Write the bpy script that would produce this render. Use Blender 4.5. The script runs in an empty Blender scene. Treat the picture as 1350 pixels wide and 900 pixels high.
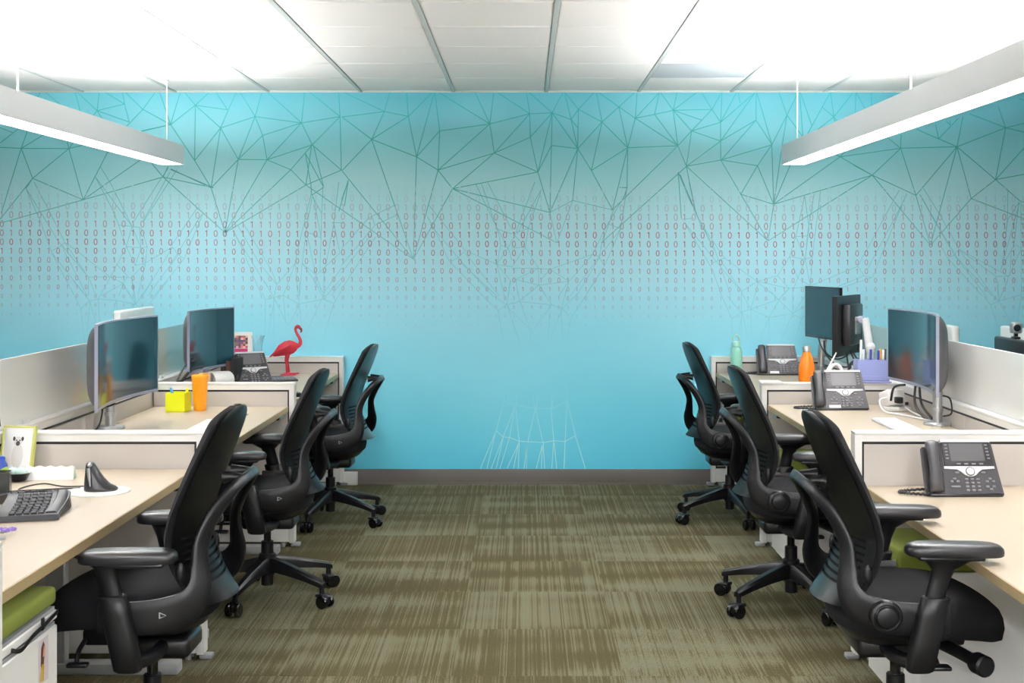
import bpy, bmesh, math, random
from mathutils import Matrix, Vector
R = math.radians
random.seed(7)
scn = bpy.context.scene
COL = scn.collection

# ------------------------------------------------------------------ camera, world, exposure
F_PX = 1785.0; VPX = 692.0; VPY = 340.0; CAM_H = 1.49
cam_d = bpy.data.cameras.new('camera'); cam = bpy.data.objects.new('camera', cam_d); COL.objects.link(cam)
cam.location = (0, 0, CAM_H); cam.rotation_euler = (R(90), 0, 0)
cam_d.sensor_fit = 'HORIZONTAL'; cam_d.sensor_width = 36.0; cam_d.lens = F_PX / 1350 * 36
cam_d.shift_x = (675 - VPX) / 1350; cam_d.shift_y = (VPY - 450) / 1350
cam_d.clip_start = 0.05
scn.camera = cam
w = bpy.data.worlds.new('room_ambient'); scn.world = w; w.use_nodes = True
w.node_tree.nodes['Background'].inputs[0].default_value = (0.9, 0.95, 1, 1)
w.node_tree.nodes['Background'].inputs[1].default_value = 0.4
vs = scn.view_settings
vs.view_transform = 'Standard'; vs.look = 'None'; vs.gamma = 1.0; vs.use_curve_mapping = False
vs.exposure = 0.93
scn.cycles.use_denoising = True
scn.cycles.max_bounces = 8; scn.cycles.diffuse_bounces = 5; scn.cycles.transparent_max_bounces = 16
LAMP_DOWN = 7.6; LAMP_UP = 72.0; LAMP_FILL = 72.0      # lens strengths: pendants down and up, added fill lamps

# ------------------------------------------------------------------ helpers
def srgb(r, g, b):
    f = lambda c: (c / 255) / 12.92 if c / 255 <= 0.04045 else ((c / 255 + 0.055) / 1.055) ** 2.4
    return (f(r), f(g), f(b), 1)
MATS = {}
def mat(name, col, rough=0.5, metal=0.0, spec=0.5, noise=0.0, nscale=60, bump=0.0, bscale=300, **kw):
    if name in MATS: return MATS[name]
    m = bpy.data.materials.new(name); m.use_nodes = True
    nt = m.node_tree; b = nt.nodes['Principled BSDF']
    b.inputs['Base Color'].default_value = col; b.inputs['Roughness'].default_value = rough
    b.inputs['Metallic'].default_value = metal; b.inputs['Specular IOR Level'].default_value = spec
    for k, v in kw.items(): b.inputs[k.replace('_', ' ')].default_value = v
    tc = nt.nodes.new('ShaderNodeTexCoord')
    if noise > 0:
        n = nt.nodes.new('ShaderNodeTexNoise'); n.inputs['Scale'].default_value = nscale; n.inputs['Detail'].default_value = 4
        nt.links.new(tc.outputs['Object'], n.inputs['Vector'])
        mx = nt.nodes.new('ShaderNodeMix'); mx.data_type = 'RGBA'
        mx.inputs[6].default_value = tuple(c * (1 - noise) for c in col[:3]) + (1,)
        mx.inputs[7].default_value = tuple(min(1, c * (1 + noise)) for c in col[:3]) + (1,)
        nt.links.new(n.outputs['Fac'], mx.inputs[0]); nt.links.new(mx.outputs[2], b.inputs['Base Color'])
    if bump > 0:
        n = nt.nodes.new('ShaderNodeTexNoise'); n.inputs['Scale'].default_value = bscale; n.inputs['Detail'].default_value = 3
        nt.links.new(tc.outputs['Object'], n.inputs['Vector'])
        bp = nt.nodes.new('ShaderNodeBump'); bp.inputs['Strength'].default_value = bump; bp.inputs['Distance'].default_value = 0.002
        nt.links.new(n.outputs['Fac'], bp.inputs['Height']); nt.links.new(bp.outputs['Normal'], b.inputs['Normal'])
    MATS[name] = m
    return m
def emit(name, col, s):
    m = bpy.data.materials.new(name); m.use_nodes = True
    b = m.node_tree.nodes['Principled BSDF']
    b.inputs['Base Color'].default_value = (0.9, 0.9, 0.9, 1)
    b.inputs['Emission Color'].default_value = col; b.inputs['Emission Strength'].default_value = s
    return m

def BM(): return bmesh.new()
def mesh_of(name, bm, m, angle=38):
    me = bpy.data.meshes.new(name)
    bmesh.ops.recalc_face_normals(bm, faces=bm.faces[:])
    bm.to_mesh(me); bm.free()
    if isinstance(m, (list, tuple)):
        for x in m: me.materials.append(x)
    elif m: me.materials.append(m)
    me.shade_smooth(); me.set_sharp_from_angle(angle=R(angle))
    return me
def link(name, me, parent=None, loc=(0, 0, 0), rot=(0, 0, 0)):
    o = bpy.data.objects.new(name, me); COL.objects.link(o)
    o.parent = parent; o.location = loc; o.rotation_euler = rot
    return o
def part(name, bm, m, parent=None, loc=(0, 0, 0), rot=(0, 0, 0), angle=38, label=None):
    o = link(name, mesh_of(name, bm, m, angle), parent, loc, rot)
    if label: o['label'] = label
    return o
def thing(name, label, cat, loc=(0, 0, 0), rz=0.0, group=None):
    o = bpy.data.objects.new(name, None); COL.objects.link(o); o.empty_display_size = 0.1
    o.location = loc; o.rotation_euler = (0, 0, rz); o['label'] = label; o['category'] = cat
    if group: o['group'] = group
    return o
def tag(o, label, cat, group=None):
    o['label'] = label; o['category'] = cat
    if group: o['group'] = group
    return o
def struct(o): o['kind'] = 'structure'; return o
def copy_tree(o, parent=None):
    c = o.copy(); COL.objects.link(c); c.parent = parent
    for ch in list(o.children): copy_tree(ch, c)
    return c

I4 = Matrix.Identity(4)
def T(x, y, z): return Matrix.Translation((x, y, z))
def RZ(a): return Matrix.Rotation(a, 4, 'Z')
def RX(a): return Matrix.Rotation(a, 4, 'X')
def RY(a): return Matrix.Rotation(a, 4, 'Y')

def box(bm, x0, x1, y0, y1, z0, z1, r=0.0, seg=2, M=I4):
    """box, edges rounded by r"""
    if x1 < x0: x0, x1 = x1, x0
    if y1 < y0: y0, y1 = y1, y0
    vs_ = [bm.verts.new(M @ Vector((x, y, z))) for z in (z0, z1) for y in (y0, y1) for x in (x0, x1)]
    fs = [bm.faces.new([vs_[i] for i in f]) for f in ((0, 2, 3, 1), (4, 5, 7, 6), (0, 1, 5, 4), (2, 6, 7, 3), (0, 4, 6, 2), (1, 3, 7, 5))]
    if r > 0:
        es = list({e for f in fs for e in f.edges})
        bmesh.ops.bevel(bm, geom=es, offset=r, segments=seg, profile=0.5, affect='EDGES', clamp_overlap=True)
def rings(bm, rr, cap0=True, cap1=True, closed=True):
    """loft between rings of points (lists of equal length)"""
    V = [[bm.verts.new(p) for p in ring] for ring in rr]
    n = len(rr[0])
    for a, b in zip(V[:-1], V[1:]):
        for i in range(n if closed else n - 1):
            j = (i + 1) % n
            bm.faces.new((a[i], a[j], b[j], b[i]))
    if cap0: bm.faces.new(V[0][::-1])
    if cap1: bm.faces.new(V[-1])
    return V
def lathe(bm, prof, n=24, M=I4, cap0=True, cap1=True):
    rr = [[M @ Vector((r * math.cos(2 * math.pi * i / n), r * math.sin(2 * math.pi * i / n), z)) for i in range(n)] for r, z in prof]
    rings(bm, rr, cap0, cap1)
def cyl(bm, r, z0, z1, n=20, M=I4, b=0.0):
    if b > 0: lathe(bm, [(r - b, z0), (r, z0 + b), (r, z1 - b), (r - b, z1)], n, M)
    else: lathe(bm, [(r, z0), (r, z1)], n, M)
def catmull(pts, k=6):
    P = [Vector(p) for p in pts]; out = []
    for i in range(len(P) - 1):
        p0 = P[max(i - 1, 0)]; p1 = P[i]; p2 = P[i + 1]; p3 = P[min(i + 2, len(P) - 1)]
        for s in range(k):
            t = s / k
            out.append(0.5 * ((2 * p1) + (p2 - p0) * t + (2 * p0 - 5 * p1 + 4 * p2 - p3) * t * t + (3 * p1 - p0 - 3 * p2 + p3) * t ** 3))
    out.append(P[-1]); return out
def tube(bm, pts, rad, n=8, k=6, smooth=True, M=I4):
    """round tube through pts; rad a number or one per point"""
    P = catmull(pts, k) if smooth and len(pts) > 2 else [Vector(p) for p in pts]
    m = len(P)
    if not isinstance(rad, (list, tuple)): rad = [rad] * len(pts)
    def rad_at(i):
        t = i / (m - 1) * (len(rad) - 1); a = int(min(t, len(rad) - 2)); return rad[a] + (rad[a + 1] - rad[a]) * (t - a)
    rr = []; prev = None
    for i in range(m):
        d = (P[min(i + 1, m - 1)] - P[max(i - 1, 0)])
        if d.length < 1e-9: d = Vector((0, 0, 1))
        d.normalize()
        if prev is None:
            up = Vector((0, 0, 1)) if abs(d.z) < 0.9 else Vector((1, 0, 0))
            a = d.cross(up).normalized()
        else:
            a = (prev - d * prev.dot(d)).normalized()
        prev = a; b = d.cross(a); r = rad_at(i)
        rr.append([M @ (P[i] + a * r * math.cos(2 * math.pi * j / n) + b * r * math.sin(2 * math.pi * j / n)) for j in range(n)])
    rings(bm, rr)
def band(bm, pts, nrm, wid, thk, k=5, n=10, M=I4, e=3.2):
    """flat rounded strap: pts, per point normal direction, width, thickness"""
    P = catmull(pts, k); N = catmull(nrm, k)
    W = catmull([(a, b, 0) for a, b in zip(wid, thk)], k)
    rr = []; m = len(P)
    for i in range(m):
        d = (P[min(i + 1, m - 1)] - P[max(i - 1, 0)]).normalized()
        nn = (N[i] - d * N[i].dot(d)).normalized(); s = d.cross(nn)
        ring = []
        for j in range(n):
            a = 2 * math.pi * j / n + math.pi / n; ca, sa = math.cos(a), math.sin(a)
            u = math.copysign(abs(ca) ** (2 / e), ca) * W[i].x / 2; v = math.copysign(abs(sa) ** (2 / e), sa) * W[i].y / 2
            ring.append(M @ (P[i] + s * u + nn * v))
        rr.append(ring)
    rings(bm, rr)
def prism(bm, poly, z0, z1, M=I4):
    a = [bm.verts.new(M @ Vector((x, y, z0))) for x, y in poly]; b = [bm.verts.new(M @ Vector((x, y, z1))) for x, y in poly]
    n = len(poly)
    bm.faces.new(a[::-1]); bm.faces.new(b)
    for i in range(n): bm.faces.new((a[i], a[(i + 1) % n], b[(i + 1) % n], b[i]))
def ell(bm, c, rx, ry, rz, nu=16, nv=10, M=I4):
    c = Vector(c); rr = []
    for i in range(1, nv):
        ph = math.pi * i / nv - math.pi / 2
        rr.append([M @ (c + Vector((rx * math.cos(ph) * math.cos(2 * math.pi * j / nu), ry * math.cos(ph) * math.sin(2 * math.pi * j / nu), rz * math.sin(ph)))) for j in range(nu)])
    rings(bm, rr)
def at(px, py, Y):
    """photo pixel at distance Y in world metres"""
    return ((px - VPX) * Y / F_PX, Y, CAM_H - (py - VPY) * Y / F_PX)

# ------------------------------------------------------------------ materials
WHITE = mat('white_powder_coat', srgb(232, 231, 228), 0.45, noise=0.02)
GREYTRIM = mat('grey_trim', srgb(150, 152, 155), 0.4)
REVEAL = mat('black_reveal', srgb(22, 22, 24), 0.6)
FABRIC = mat('panel_fabric', srgb(192, 186, 180), 0.95, noise=0.05, nscale=400, bump=0.35, bscale=900)
LAMINATE = mat('cream_laminate', srgb(184, 170, 149), 0.42, noise=0.03, nscale=25)
EDGEBAND = mat('tan_edge_band', srgb(170, 150, 112), 0.5, noise=0.06, nscale=90)
STEEL = mat('brushed_silver', srgb(190, 192, 194), 0.32, 0.85)
GREYMETAL = mat('grey_metal_leg', srgb(165, 167, 168), 0.45, 0.2)
BLKPLASTIC = mat('black_plastic', srgb(17, 17, 20), 0.36, noise=0.05, bump=0.08, bscale=1500, spec=0.38)
SHELLMAT = mat('back_shell_plastic', srgb(42, 46, 49), 0.3, spec=0.5)
PADMAT = mat('armrest_polyurethane', srgb(30, 30, 33), 0.33)
BLKGLOSS = mat('black_gloss', srgb(14, 14, 16), 0.15)
BLKFABRIC = mat('black_fabric', srgb(23, 23, 26), 0.95, noise=0.15, nscale=500, bump=0.3, bscale=1200, spec=0.25)
CABLE = mat('black_cable', srgb(20, 20, 22), 0.5)
WCABLE = mat('white_cable', srgb(232, 232, 232), 0.4)
PHONE = mat('phone_charcoal', srgb(58, 57, 61), 0.38)
PHONEDARK = mat('phone_dark_bezel', srgb(38, 38, 42), 0.3)
PHONEKEY = mat('phone_key', srgb(124, 124, 130), 0.3)
PHONESCR = mat('phone_screen_glass', srgb(92, 92, 95), 0.12)
SILVERPL = mat('silver_plastic', srgb(214, 216, 218), 0.3, 0.15)
SCREEN = mat('monitor_screen', srgb(19, 50, 62), 0.12, spec=0.3)  # teal reflection on the blank screens is put into the base colour
MONBACK = mat('monitor_back_charcoal', srgb(74, 75, 78), 0.45)
MONEDGE = mat('monitor_edge_silver', srgb(150, 152, 172), 0.3, 0.3)
GREEN = mat('green_seat_fabric', srgb(112, 122, 44), 0.9, noise=0.08, nscale=300, bump=0.2)
PAPER = mat('white_paper', srgb(240, 240, 238), 0.7)
GLASS = mat('clear_glass', (1, 1, 1, 1), 0.02, Transmission_Weight=1.0, IOR=1.45)
# ------------------------------------------------------------------ room shell
WY = 8.93; CH = 2.585
def wall(name, x0, x1, y0, y1, z0, z1, m):
    bm = BM(); box(bm, x0, x1, y0, y1, z0, z1); return struct(part(name, bm, m))
# mural wall: printed cyan gradient, with some light on the wall mixed in
mm = bpy.data.materials.new('mural_print'); mm.use_nodes = True
nt = mm.node_tree; pb = nt.nodes['Principled BSDF']; pb.inputs['Roughness'].default_value = 0.55; pb.inputs['Specular IOR Level'].default_value = 0.3
tc = nt.nodes.new('ShaderNodeTexCoord'); sx = nt.nodes.new('ShaderNodeSeparateXYZ'); nt.links.new(tc.outputs['Object'], sx.inputs[0])
nz = nt.nodes.new('ShaderNodeTexNoise'); nz.inputs['Scale'].default_value = 1.1; nz.inputs['Detail'].default_value = 1.5
nt.links.new(tc.outputs['Object'], nz.inputs['Vector'])
ma = nt.nodes.new('ShaderNodeMath'); ma.operation = 'MULTIPLY_ADD'; ma.inputs[1].default_value = 0.36; nt.links.new(nz.outputs['Fac'], ma.inputs[0])
nt.links.new(sx.outputs['Z'], ma.inputs[2])
mr = nt.nodes.new('ShaderNodeMapRange'); mr.inputs['From Min'].default_value = 0.18; mr.inputs['From Max'].default_value = CH + 0.18
nt.links.new(ma.outputs[0], mr.inputs['Value'])
cr = nt.nodes.new('ShaderNodeValToRGB'); nt.links.new(mr.outputs[0], cr.inputs[0]); nt.links.new(cr.outputs[0], pb.inputs['Base Color'])
MURAL = [(0.0, (84, 198, 226)), (0.18, (116, 214, 238)), (0.38, (152, 228, 248)), (0.52, (176, 234, 250)), (0.66, (186, 236, 247)), (0.76, (180, 233, 241)), (0.86, (146, 222, 233)), (1.0, (92, 178, 193))]
els = cr.color_ramp.elements
els[0].position = 0; els[0].color = srgb(*MURAL[0][1]); els[1].position = 1; els[1].color = srgb(*MURAL[-1][1])
for p, c in MURAL[1:-1]: e = els.new(p); e.color = srgb(*c)
wall_back = wall('wall_back', -6, 6, WY, WY + 0.1, 0, CH, mm)
PAINT = mat('wall_paint', srgb(232, 234, 232), 0.8, noise=0.02); TEALP = mat('teal_wall_paint', srgb(70, 150, 170), 0.7, noise=0.02)
wall('wall_left', -6.1, -6, -3, WY + 0.1, 0, CH, TEALP)
wall('wall_right', 6, 6.1, -3, WY + 0.1, 0, CH, TEALP)
wall('wall_front', -6.1, 6.1, -3.1, -3, 0, CH, PAINT)
bm = BM(); box(bm, -6, 6, WY - 0.012, WY, 0, 0.1, 0.003); box(bm, -6, 6, WY - 0.018, WY, 0, 0.012)
struct(part('baseboard_back', bm, mat('brown_rubber_base', srgb(88, 83, 80), 0.6)))

# ---- mural print: lines and digits, flat ink on the wall
def ink(name, col):
    """copy of the mural print with the ink colour mixed in by its printed strength"""
    m = mm.copy(); m.name = name; n = m.node_tree
    b = n.nodes['Principled BSDF']; src = b.inputs['Base Color'].links[0].from_socket
    a = n.nodes.new('ShaderNodeAttribute'); a.attribute_name = 'ink'
    x = n.nodes.new('ShaderNodeMix'); x.data_type = 'RGBA'; x.inputs[7].default_value = col
    n.links.new(a.outputs['Fac'], x.inputs[0]); n.links.new(src, x.inputs[6]); n.links.new(x.outputs[2], b.inputs['Base Color'])
    return m
class Ink:
    def __init__(s): s.v = []; s.f = []; s.a = []
    def quad(s, p, q, w_, a0, a1):
        dx, dz = q[0] - p[0], q[1] - p[1]; L = math.hypot(dx, dz)
        if L < 1e-6: return
        nx, nz_ = -dz / L * w_ / 2, dx / L * w_ / 2; i = len(s.v)
        for (x, z, sg) in ((p[0], p[1], 1), (p[0], p[1], -1), (q[0], q[1], -1), (q[0], q[1], 1)):
            s.v.append((x + sg * nx, s.y, z + sg * nz_))
        s.f.append((i, i + 1, i + 2, i + 3)); s.a += [a0, a0, a1, a1]
    y = WY - 0.0002
    def build(s, name, m, parent):
        me = bpy.data.meshes.new(name); me.from_pydata(s.v, [], s.f); me.materials.append(m)
        at_ = me.attributes.new('ink', 'FLOAT', 'POINT'); at_.data.foreach_set('value', s.a)
        return link(name, me, parent)
def wp(px, py): return ((px - VPX) * WY / F_PX, CAM_H - (py - VPY) * WY / F_PX)
def bundle(s):
    """'x,y x,y ...; ...' polylines in sixths of a photo pixel"""
    return [[tuple(float(c) for c in p.split(',')) for p in pl.split()] for pl in s.replace('\n', ';').split(';') if pl.strip()]
LINES = {
(0, 110): """320,40 298,110;360,40 490,178;595,50 635,220;612,50 768,215;785,50 768,215 735,255;768,215 808,280;768,215 985,163;768,215 1022,305;830,50 985,163
968,58 985,163 1022,305;990,58 1130,205 1000,340;1228,60 1130,205 1350,325;1262,60 1350,330;1350,325 1120,375;320,40 180,300;490,178 700,420;0,350 100,387;140,362 0,472;0,505 168,513 545,515
168,513 210,395 298,110;168,513 335,412 735,255;545,515 532,465;545,515 575,472;545,515 655,487 1350,325;168,513 12,1020;168,513 258,750 545,515 658,920;258,750 658,920;258,750 0,1075
258,750 205,830;850,545 658,920;1110,605 658,920;658,920 1288,740;658,920 0,1105;1110,605 1350,470;850,545 1000,340;1200,630 1290,740 1690,825;1330,655 1290,740;1350,680 1690,825""",
(225, 110): """78,62 30,220 0,320;110,62 195,172;305,65 195,172;195,172 0,325;195,172 190,610;195,172 450,208;195,172 395,352;357,65 450,208;518,65 395,352;395,352 190,610;395,352 320,825;395,352 668,262;395,352 535,600
548,65 668,262;722,68 668,262;668,262 535,600;668,262 728,410 762,600;668,262 1035,312;728,410 1035,312;728,410 535,600;535,600 762,603;535,600 320,825;535,600 430,1180;762,603 430,1180;762,603 1035,312;762,603 1120,485
762,603 950,682;950,682 430,1180;950,682 1070,803;765,65 1035,312;1060,68 1035,312;1100,68 1340,262;1328,68 1340,262;1035,312 1340,262;1035,312 1120,485;1340,262 1120,485;1340,262 1350,685;1120,485 1350,685
1120,485 950,682;1350,685 1070,803;1070,803 430,1180;1070,803 1920,1390;1115,490 1070,803;1065,550 1210,820;1130,490 1210,820 1115,885;1065,550 1110,800 1115,880;190,610 320,825;0,325 190,610;0,675 320,825;320,825 430,1180;-60,740 430,1180""",
(450, 110): """20,70 340,222;385,70 340,222;515,70 530,260;340,222 530,260;5,265 340,222;5,265 240,442;340,222 240,442;530,260 240,442;240,442 5,690;240,442 595,580;240,442 570,1390;530,260 595,580;720,70 530,260;735,70 595,580
740,70 778,375;778,375 595,580;778,375 765,685;778,375 1175,320;770,70 1175,320;1060,75 1175,320;1205,75 1175,320;595,580 570,1390;595,580 765,685;765,685 570,1390;765,685 1175,320;765,685 1210,550;765,685 880,832
1175,320 1210,550;1210,550 880,832;880,832 570,1390;880,832 1555,700;880,832 1650,1020;880,832 1705,1260;5,690 570,1390;55,765 -20,1010;55,765 25,970;1175,320 1490,240;1210,550 1490,240;1210,550 1495,425;1210,550 1555,700;1240,75 1490,240""",
(675, 110): """115,72 140,240;135,72 318,232;402,72 318,232;415,72 468,285 520,515;420,72 525,205;648,72 525,205;525,205 520,515;525,205 712,305;525,205 468,285;318,232 140,240;318,232 468,285 520,350;318,232 520,515
318,232 145,425;318,232 205,700;318,232 312,490 300,1020;312,490 205,700;312,490 520,515;140,240 145,425 205,700 300,1020;520,515 300,1020;520,515 480,925;520,515 628,688 795,1000;712,305 520,515;712,305 628,688
668,72 712,305;685,72 845,185;970,70 845,185 712,305;845,185 915,508;845,185 975,275;712,305 915,508;915,508 628,688;915,508 795,1000;915,515 910,830 885,900;990,72 975,275 915,508;975,275 1165,72 1128,245
975,275 1128,245 1275,212;1128,245 1312,492;975,275 1312,492;1175,72 1275,212;1305,72 1275,212 1312,492;915,508 1312,492;1312,492 795,1000;1275,212 1460,72;1275,212 1582,205;1275,212 1500,290;1275,212 1420,375;1312,492 1420,375
1312,492 1380,655;705,1260 1380,655;850,822 910,825;1315,705 1340,1070;1315,700 1420,950""",
(900, 110): """150,72 232,205;308,70 232,205;232,205 70,375;232,205 300,308;312,72 300,308;300,308 70,375;300,308 300,455;70,375 30,655;70,375 300,455;425,72 300,308;438,70 455,155;575,68 300,308;575,68 300,455;582,68 580,290
580,290 300,455;580,290 305,605;580,290 705,480;585,68 705,480;300,455 30,655;300,455 302,605;302,605 30,655;302,605 705,485;302,605 592,650;302,605 460,875 675,1245;705,485 592,650;592,650 460,875;592,650 720,955;705,485 720,955
760,65 825,250 705,485;915,65 825,250;825,250 945,415 1245,580;825,250 790,470 720,955;925,65 950,410;930,65 1020,330;1170,65 990,395;1170,65 1195,265;1100,185 1195,265;1350,70 1195,265;1195,265 1060,370;1195,265 1205,310
1195,265 1225,300;950,410 720,955;1245,580 720,955;1350,470 1245,580 1725,512;1245,580 1500,725;30,655 675,1245;30,660 105,1030;-20,720 80,970;720,955 1500,725;675,1245 1500,725;720,955 675,1245;455,875 720,955""",
(1125, 110): """20,50 15,250;22,55 100,215;142,50 145,195;325,55 265,145;335,55 345,110;375,512 278,435;375,512 378,405;375,512 820,500;375,512 150,725;375,512 495,885;150,725 0,645;150,725 610,1280;150,725 495,885
820,500 500,362;675,437 650,325;675,437 830,275;765,330 735,300;765,330 765,295;820,500 868,260;820,500 1205,350;820,500 495,885;820,500 610,1280;820,500 932,910;820,500 1125,760;1205,350 920,240;1205,350 1145,180
1205,350 1350,315;1205,350 1350,385;1205,350 1125,760;1125,760 1350,510;1125,760 1350,718;1125,760 932,910;1125,760 1320,930;1345,130 1310,120;495,885 610,1280;932,910 610,1280;932,910 1350,1070;1320,930 1350,940""",
(0, 240): """205,50 320,310 410,560 590,900;205,50 470,480 690,740;270,0 400,250 515,480;410,545 515,480 590,530 870,750;410,560 680,900;490,500 700,750;515,480 690,740;700,750 700,900;700,750 760,900;500,530 690,900
755,-40 900,235 1000,510;755,-40 1045,350;795,-120 870,0 1045,350;1330,-110 1255,0 1060,310;1345,-80 1130,310;1400,-100 1130,320;940,340 1045,350 1105,358;1045,350 1000,510 1070,660;1045,350 1115,520;1105,358 1115,520
1115,360 1165,510;1000,510 1115,520 1165,510;1115,520 1070,660;1115,520 1150,640;1165,510 1150,640;1070,660 1150,640 1350,520 1365,515;1150,640 1040,755;1000,510 875,750 790,900;875,750 925,650 1010,745;700,750 875,750 1040,755
870,750 975,800 800,900;1010,745 975,800 940,900;975,800 1030,900;1040,755 1065,900;1150,650 1090,900;1365,515 1130,900;1350,650 1170,900;1350,740 1220,900""",
(225, 240): """210,205 0,510;245,255 0,650;255,250 110,600 0,740;15,515 60,575 100,600;60,575 0,660;1110,100 1000,560 985,640;1120,110 1080,330 1040,640;1115,100 1195,250 1190,440 1180,710;1205,40 1195,250;1110,60 1115,100;1130,120 1190,440
1080,395 1190,440;1080,420 1150,735;1330,0 1290,330 1215,720;1350,320 1290,320 1340,560 1150,735;985,640 840,810 820,900;1040,640 1150,735 1200,870;985,640 1010,900;1040,640 1020,900;490,370 580,560 720,900;530,340 700,640 840,810
575,330 800,700 840,810;500,400 810,900;1040,640 1210,880;1180,710 1215,720 1210,880;1350,680 1210,880;1350,760 1230,900;1350,790 1270,900;985,640 890,900""",
(450, 240): """50,0 0,140;1060,10 1230,360 1320,520;1110,15 1180,220 1250,430;1160,5 1350,380;420,185 240,270 265,340 440,260;210,290 0,530;225,390 0,660;240,410 0,720;270,430 0,850;240,270 210,290;265,340 225,390
690,180 980,540;680,270 740,380 850,620 1120,900;700,330 960,640 1200,900;980,540 1230,650;870,625 920,600 980,545;980,560 1250,900;950,640 1230,900;1230,370 1350,410;1260,500 1320,520;1250,430 1260,500 1230,650
1320,520 1230,650;1320,520 1350,620;1230,650 1350,670;1230,650 1340,780;1230,650 1290,900;1340,780 1320,900""",
(675, 240): """180,0 30,400;235,50 40,410;235,60 165,260 130,365;480,145 355,480;480,145 795,220;480,145 300,240 355,480;900,90 730,380 640,570;910,40 860,370;760,330 860,370 690,590;800,230 700,520;730,400 690,590;860,370 730,665 600,870
640,570 690,590 730,665;640,570 300,690;640,570 450,785;300,690 450,785;0,680 210,682 300,690;210,682 30,770;210,682 212,815;210,815 450,785;210,815 30,770;300,690 230,770;105,515 210,682;105,515 0,670;0,520 105,515;130,365 105,515
30,400 130,365;20,420 105,515;30,770 50,900;212,815 110,900;212,815 270,900;450,785 370,900;450,785 420,900;690,590 460,900;690,600 510,900;730,665 590,880;30,400 -30,520""",
(900, 240): """0,0 85,190 130,300 250,540;50,0 105,250 140,320 330,600;-10,295 85,285;10,315 440,840;20,330 235,690 310,900;105,250 250,520 380,900;330,600 230,640;330,600 590,785;300,620 470,870;965,110 895,430 845,590 750,740 840,840
965,110 1000,360 970,610 1010,820;1040,90 985,430 970,610;1090,70 1025,590 1010,820;895,430 985,425;900,440 970,610;845,590 970,610 1025,590;845,590 910,760 1010,820;970,610 875,850;590,785 750,740;590,785 840,840 1000,830
590,785 465,865;590,790 730,900;840,840 780,900;1010,820 1350,680 1385,665;1170,850 1435,740;1240,840 1495,755""",
(1125, 240): """365,60 35,665;425,90 340,260 110,690;380,190 150,755;555,50 680,250 835,530 1110,900;525,95 655,330 800,580 1050,900;530,100 690,380 830,610 1100,900;690,500 745,600 1020,900;745,600 800,575 835,530;835,530 1165,710
860,550 1130,745 1230,745 1165,710;1222,70 1220,280 1190,560;1310,160 1220,300;1310,160 1270,500;1315,160 1165,700;1325,160 1330,900;1220,300 1180,640;1280,495 1330,520 1230,745;1270,500 1165,690;1250,540 1240,740;1130,745 1145,900
1230,745 1170,900;35,665 85,740 145,755""",
(0, 370): """590,120 640,220;580,0 710,160;640,220 710,160 775,145 920,155 1070,185 1110,215;640,220 670,490;710,165 685,490;710,165 760,330;775,145 790,320;790,120 775,145;920,155 885,300;920,155 930,230;975,25 1075,185;1045,0 1075,185;1200,0 1075,185;1325,0 1155,220""",
(225, 370): """720,90 750,150;740,0 815,130;750,150 890,115 1015,185 1210,145 1290,180;750,150 745,430;815,130 820,430;820,150 770,430;890,110 910,330;815,130 920,340;1020,0 1015,185;1020,190 940,340;1015,185 1050,450;1130,0 1215,140
1215,100 1070,420;1350,80 1290,180;1290,180 1200,480;975,420 1200,480;1070,420 1050,560""",
(450, 370): """1120,120 1240,235;1200,120 1310,190;1240,235 1310,190 1360,175;1240,235 1295,560;1310,190 1410,480;1335,0 1310,190 1350,260""",
(675, 370): """210,35 60,160 0,185;30,0 60,160 150,390;60,165 315,190 395,220;230,65 315,190 170,390;0,240 160,400 230,540;430,70 390,230;520,100 390,230;520,220 470,290;600,90 520,220;390,230 310,450;300,250 280,520;390,230 400,520;395,220 450,270;470,290 415,530;0,310 60,500;150,390 140,500""",
(900, 370): """310,120 390,300;350,120 470,260;465,85 465,500;465,90 540,225 600,5;390,300 470,245 540,225;390,300 390,470;470,245 440,480;470,245 530,530;540,225 545,500;540,225 770,140 840,65;690,80 870,260
540,225 685,290 870,260 940,300 980,270;770,140 685,290 600,490;685,290 685,490;870,60 870,260;870,260 770,490;940,300 890,480;870,260 985,100;870,260 980,190""",
(1125, 370): """1030,120 1085,190;1085,190 1150,160 1350,105;1110,120 1150,160;1145,0 1150,160;1220,0 1150,160;1085,190 1165,430;1150,160 1285,400;1330,110 1285,400"""}
FOOT = """385,465 440,515 490,518 565,548 635,552 755,558 840,545 930,550 1012,505;445,235 385,465 260,765;375,500 312,765;535,270 440,515 345,765;440,520 385,765;530,300 490,518 415,765;540,290 567,548;565,560 470,765
560,570 522,765;567,548 560,765;695,290 635,552 605,765;633,560 625,765;695,290 755,558;750,580 702,765;750,590 743,765;757,560 768,765;820,290 840,545 825,765;843,560 865,765;945,240 930,550 922,765
950,240 1012,505 1090,765;445,235 540,262 695,290 830,288 945,235;445,140 445,235;560,120 540,262;665,140 695,290;725,140 700,290;820,180 825,288;840,180 825,288;940,130 945,235"""
def fade(py):            # printed ink strength down the wall
    if py < 250: return 0.85
    if py < 330: return 0.85 - 0.35 * (py - 250) / 80
    if py < 400: return 0.5 - 0.12 * (py - 330) / 70
    return max(0.02, 0.38 - 0.36 * (py - 400) / 62)
K = Ink(); K2 = Ink()
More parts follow.
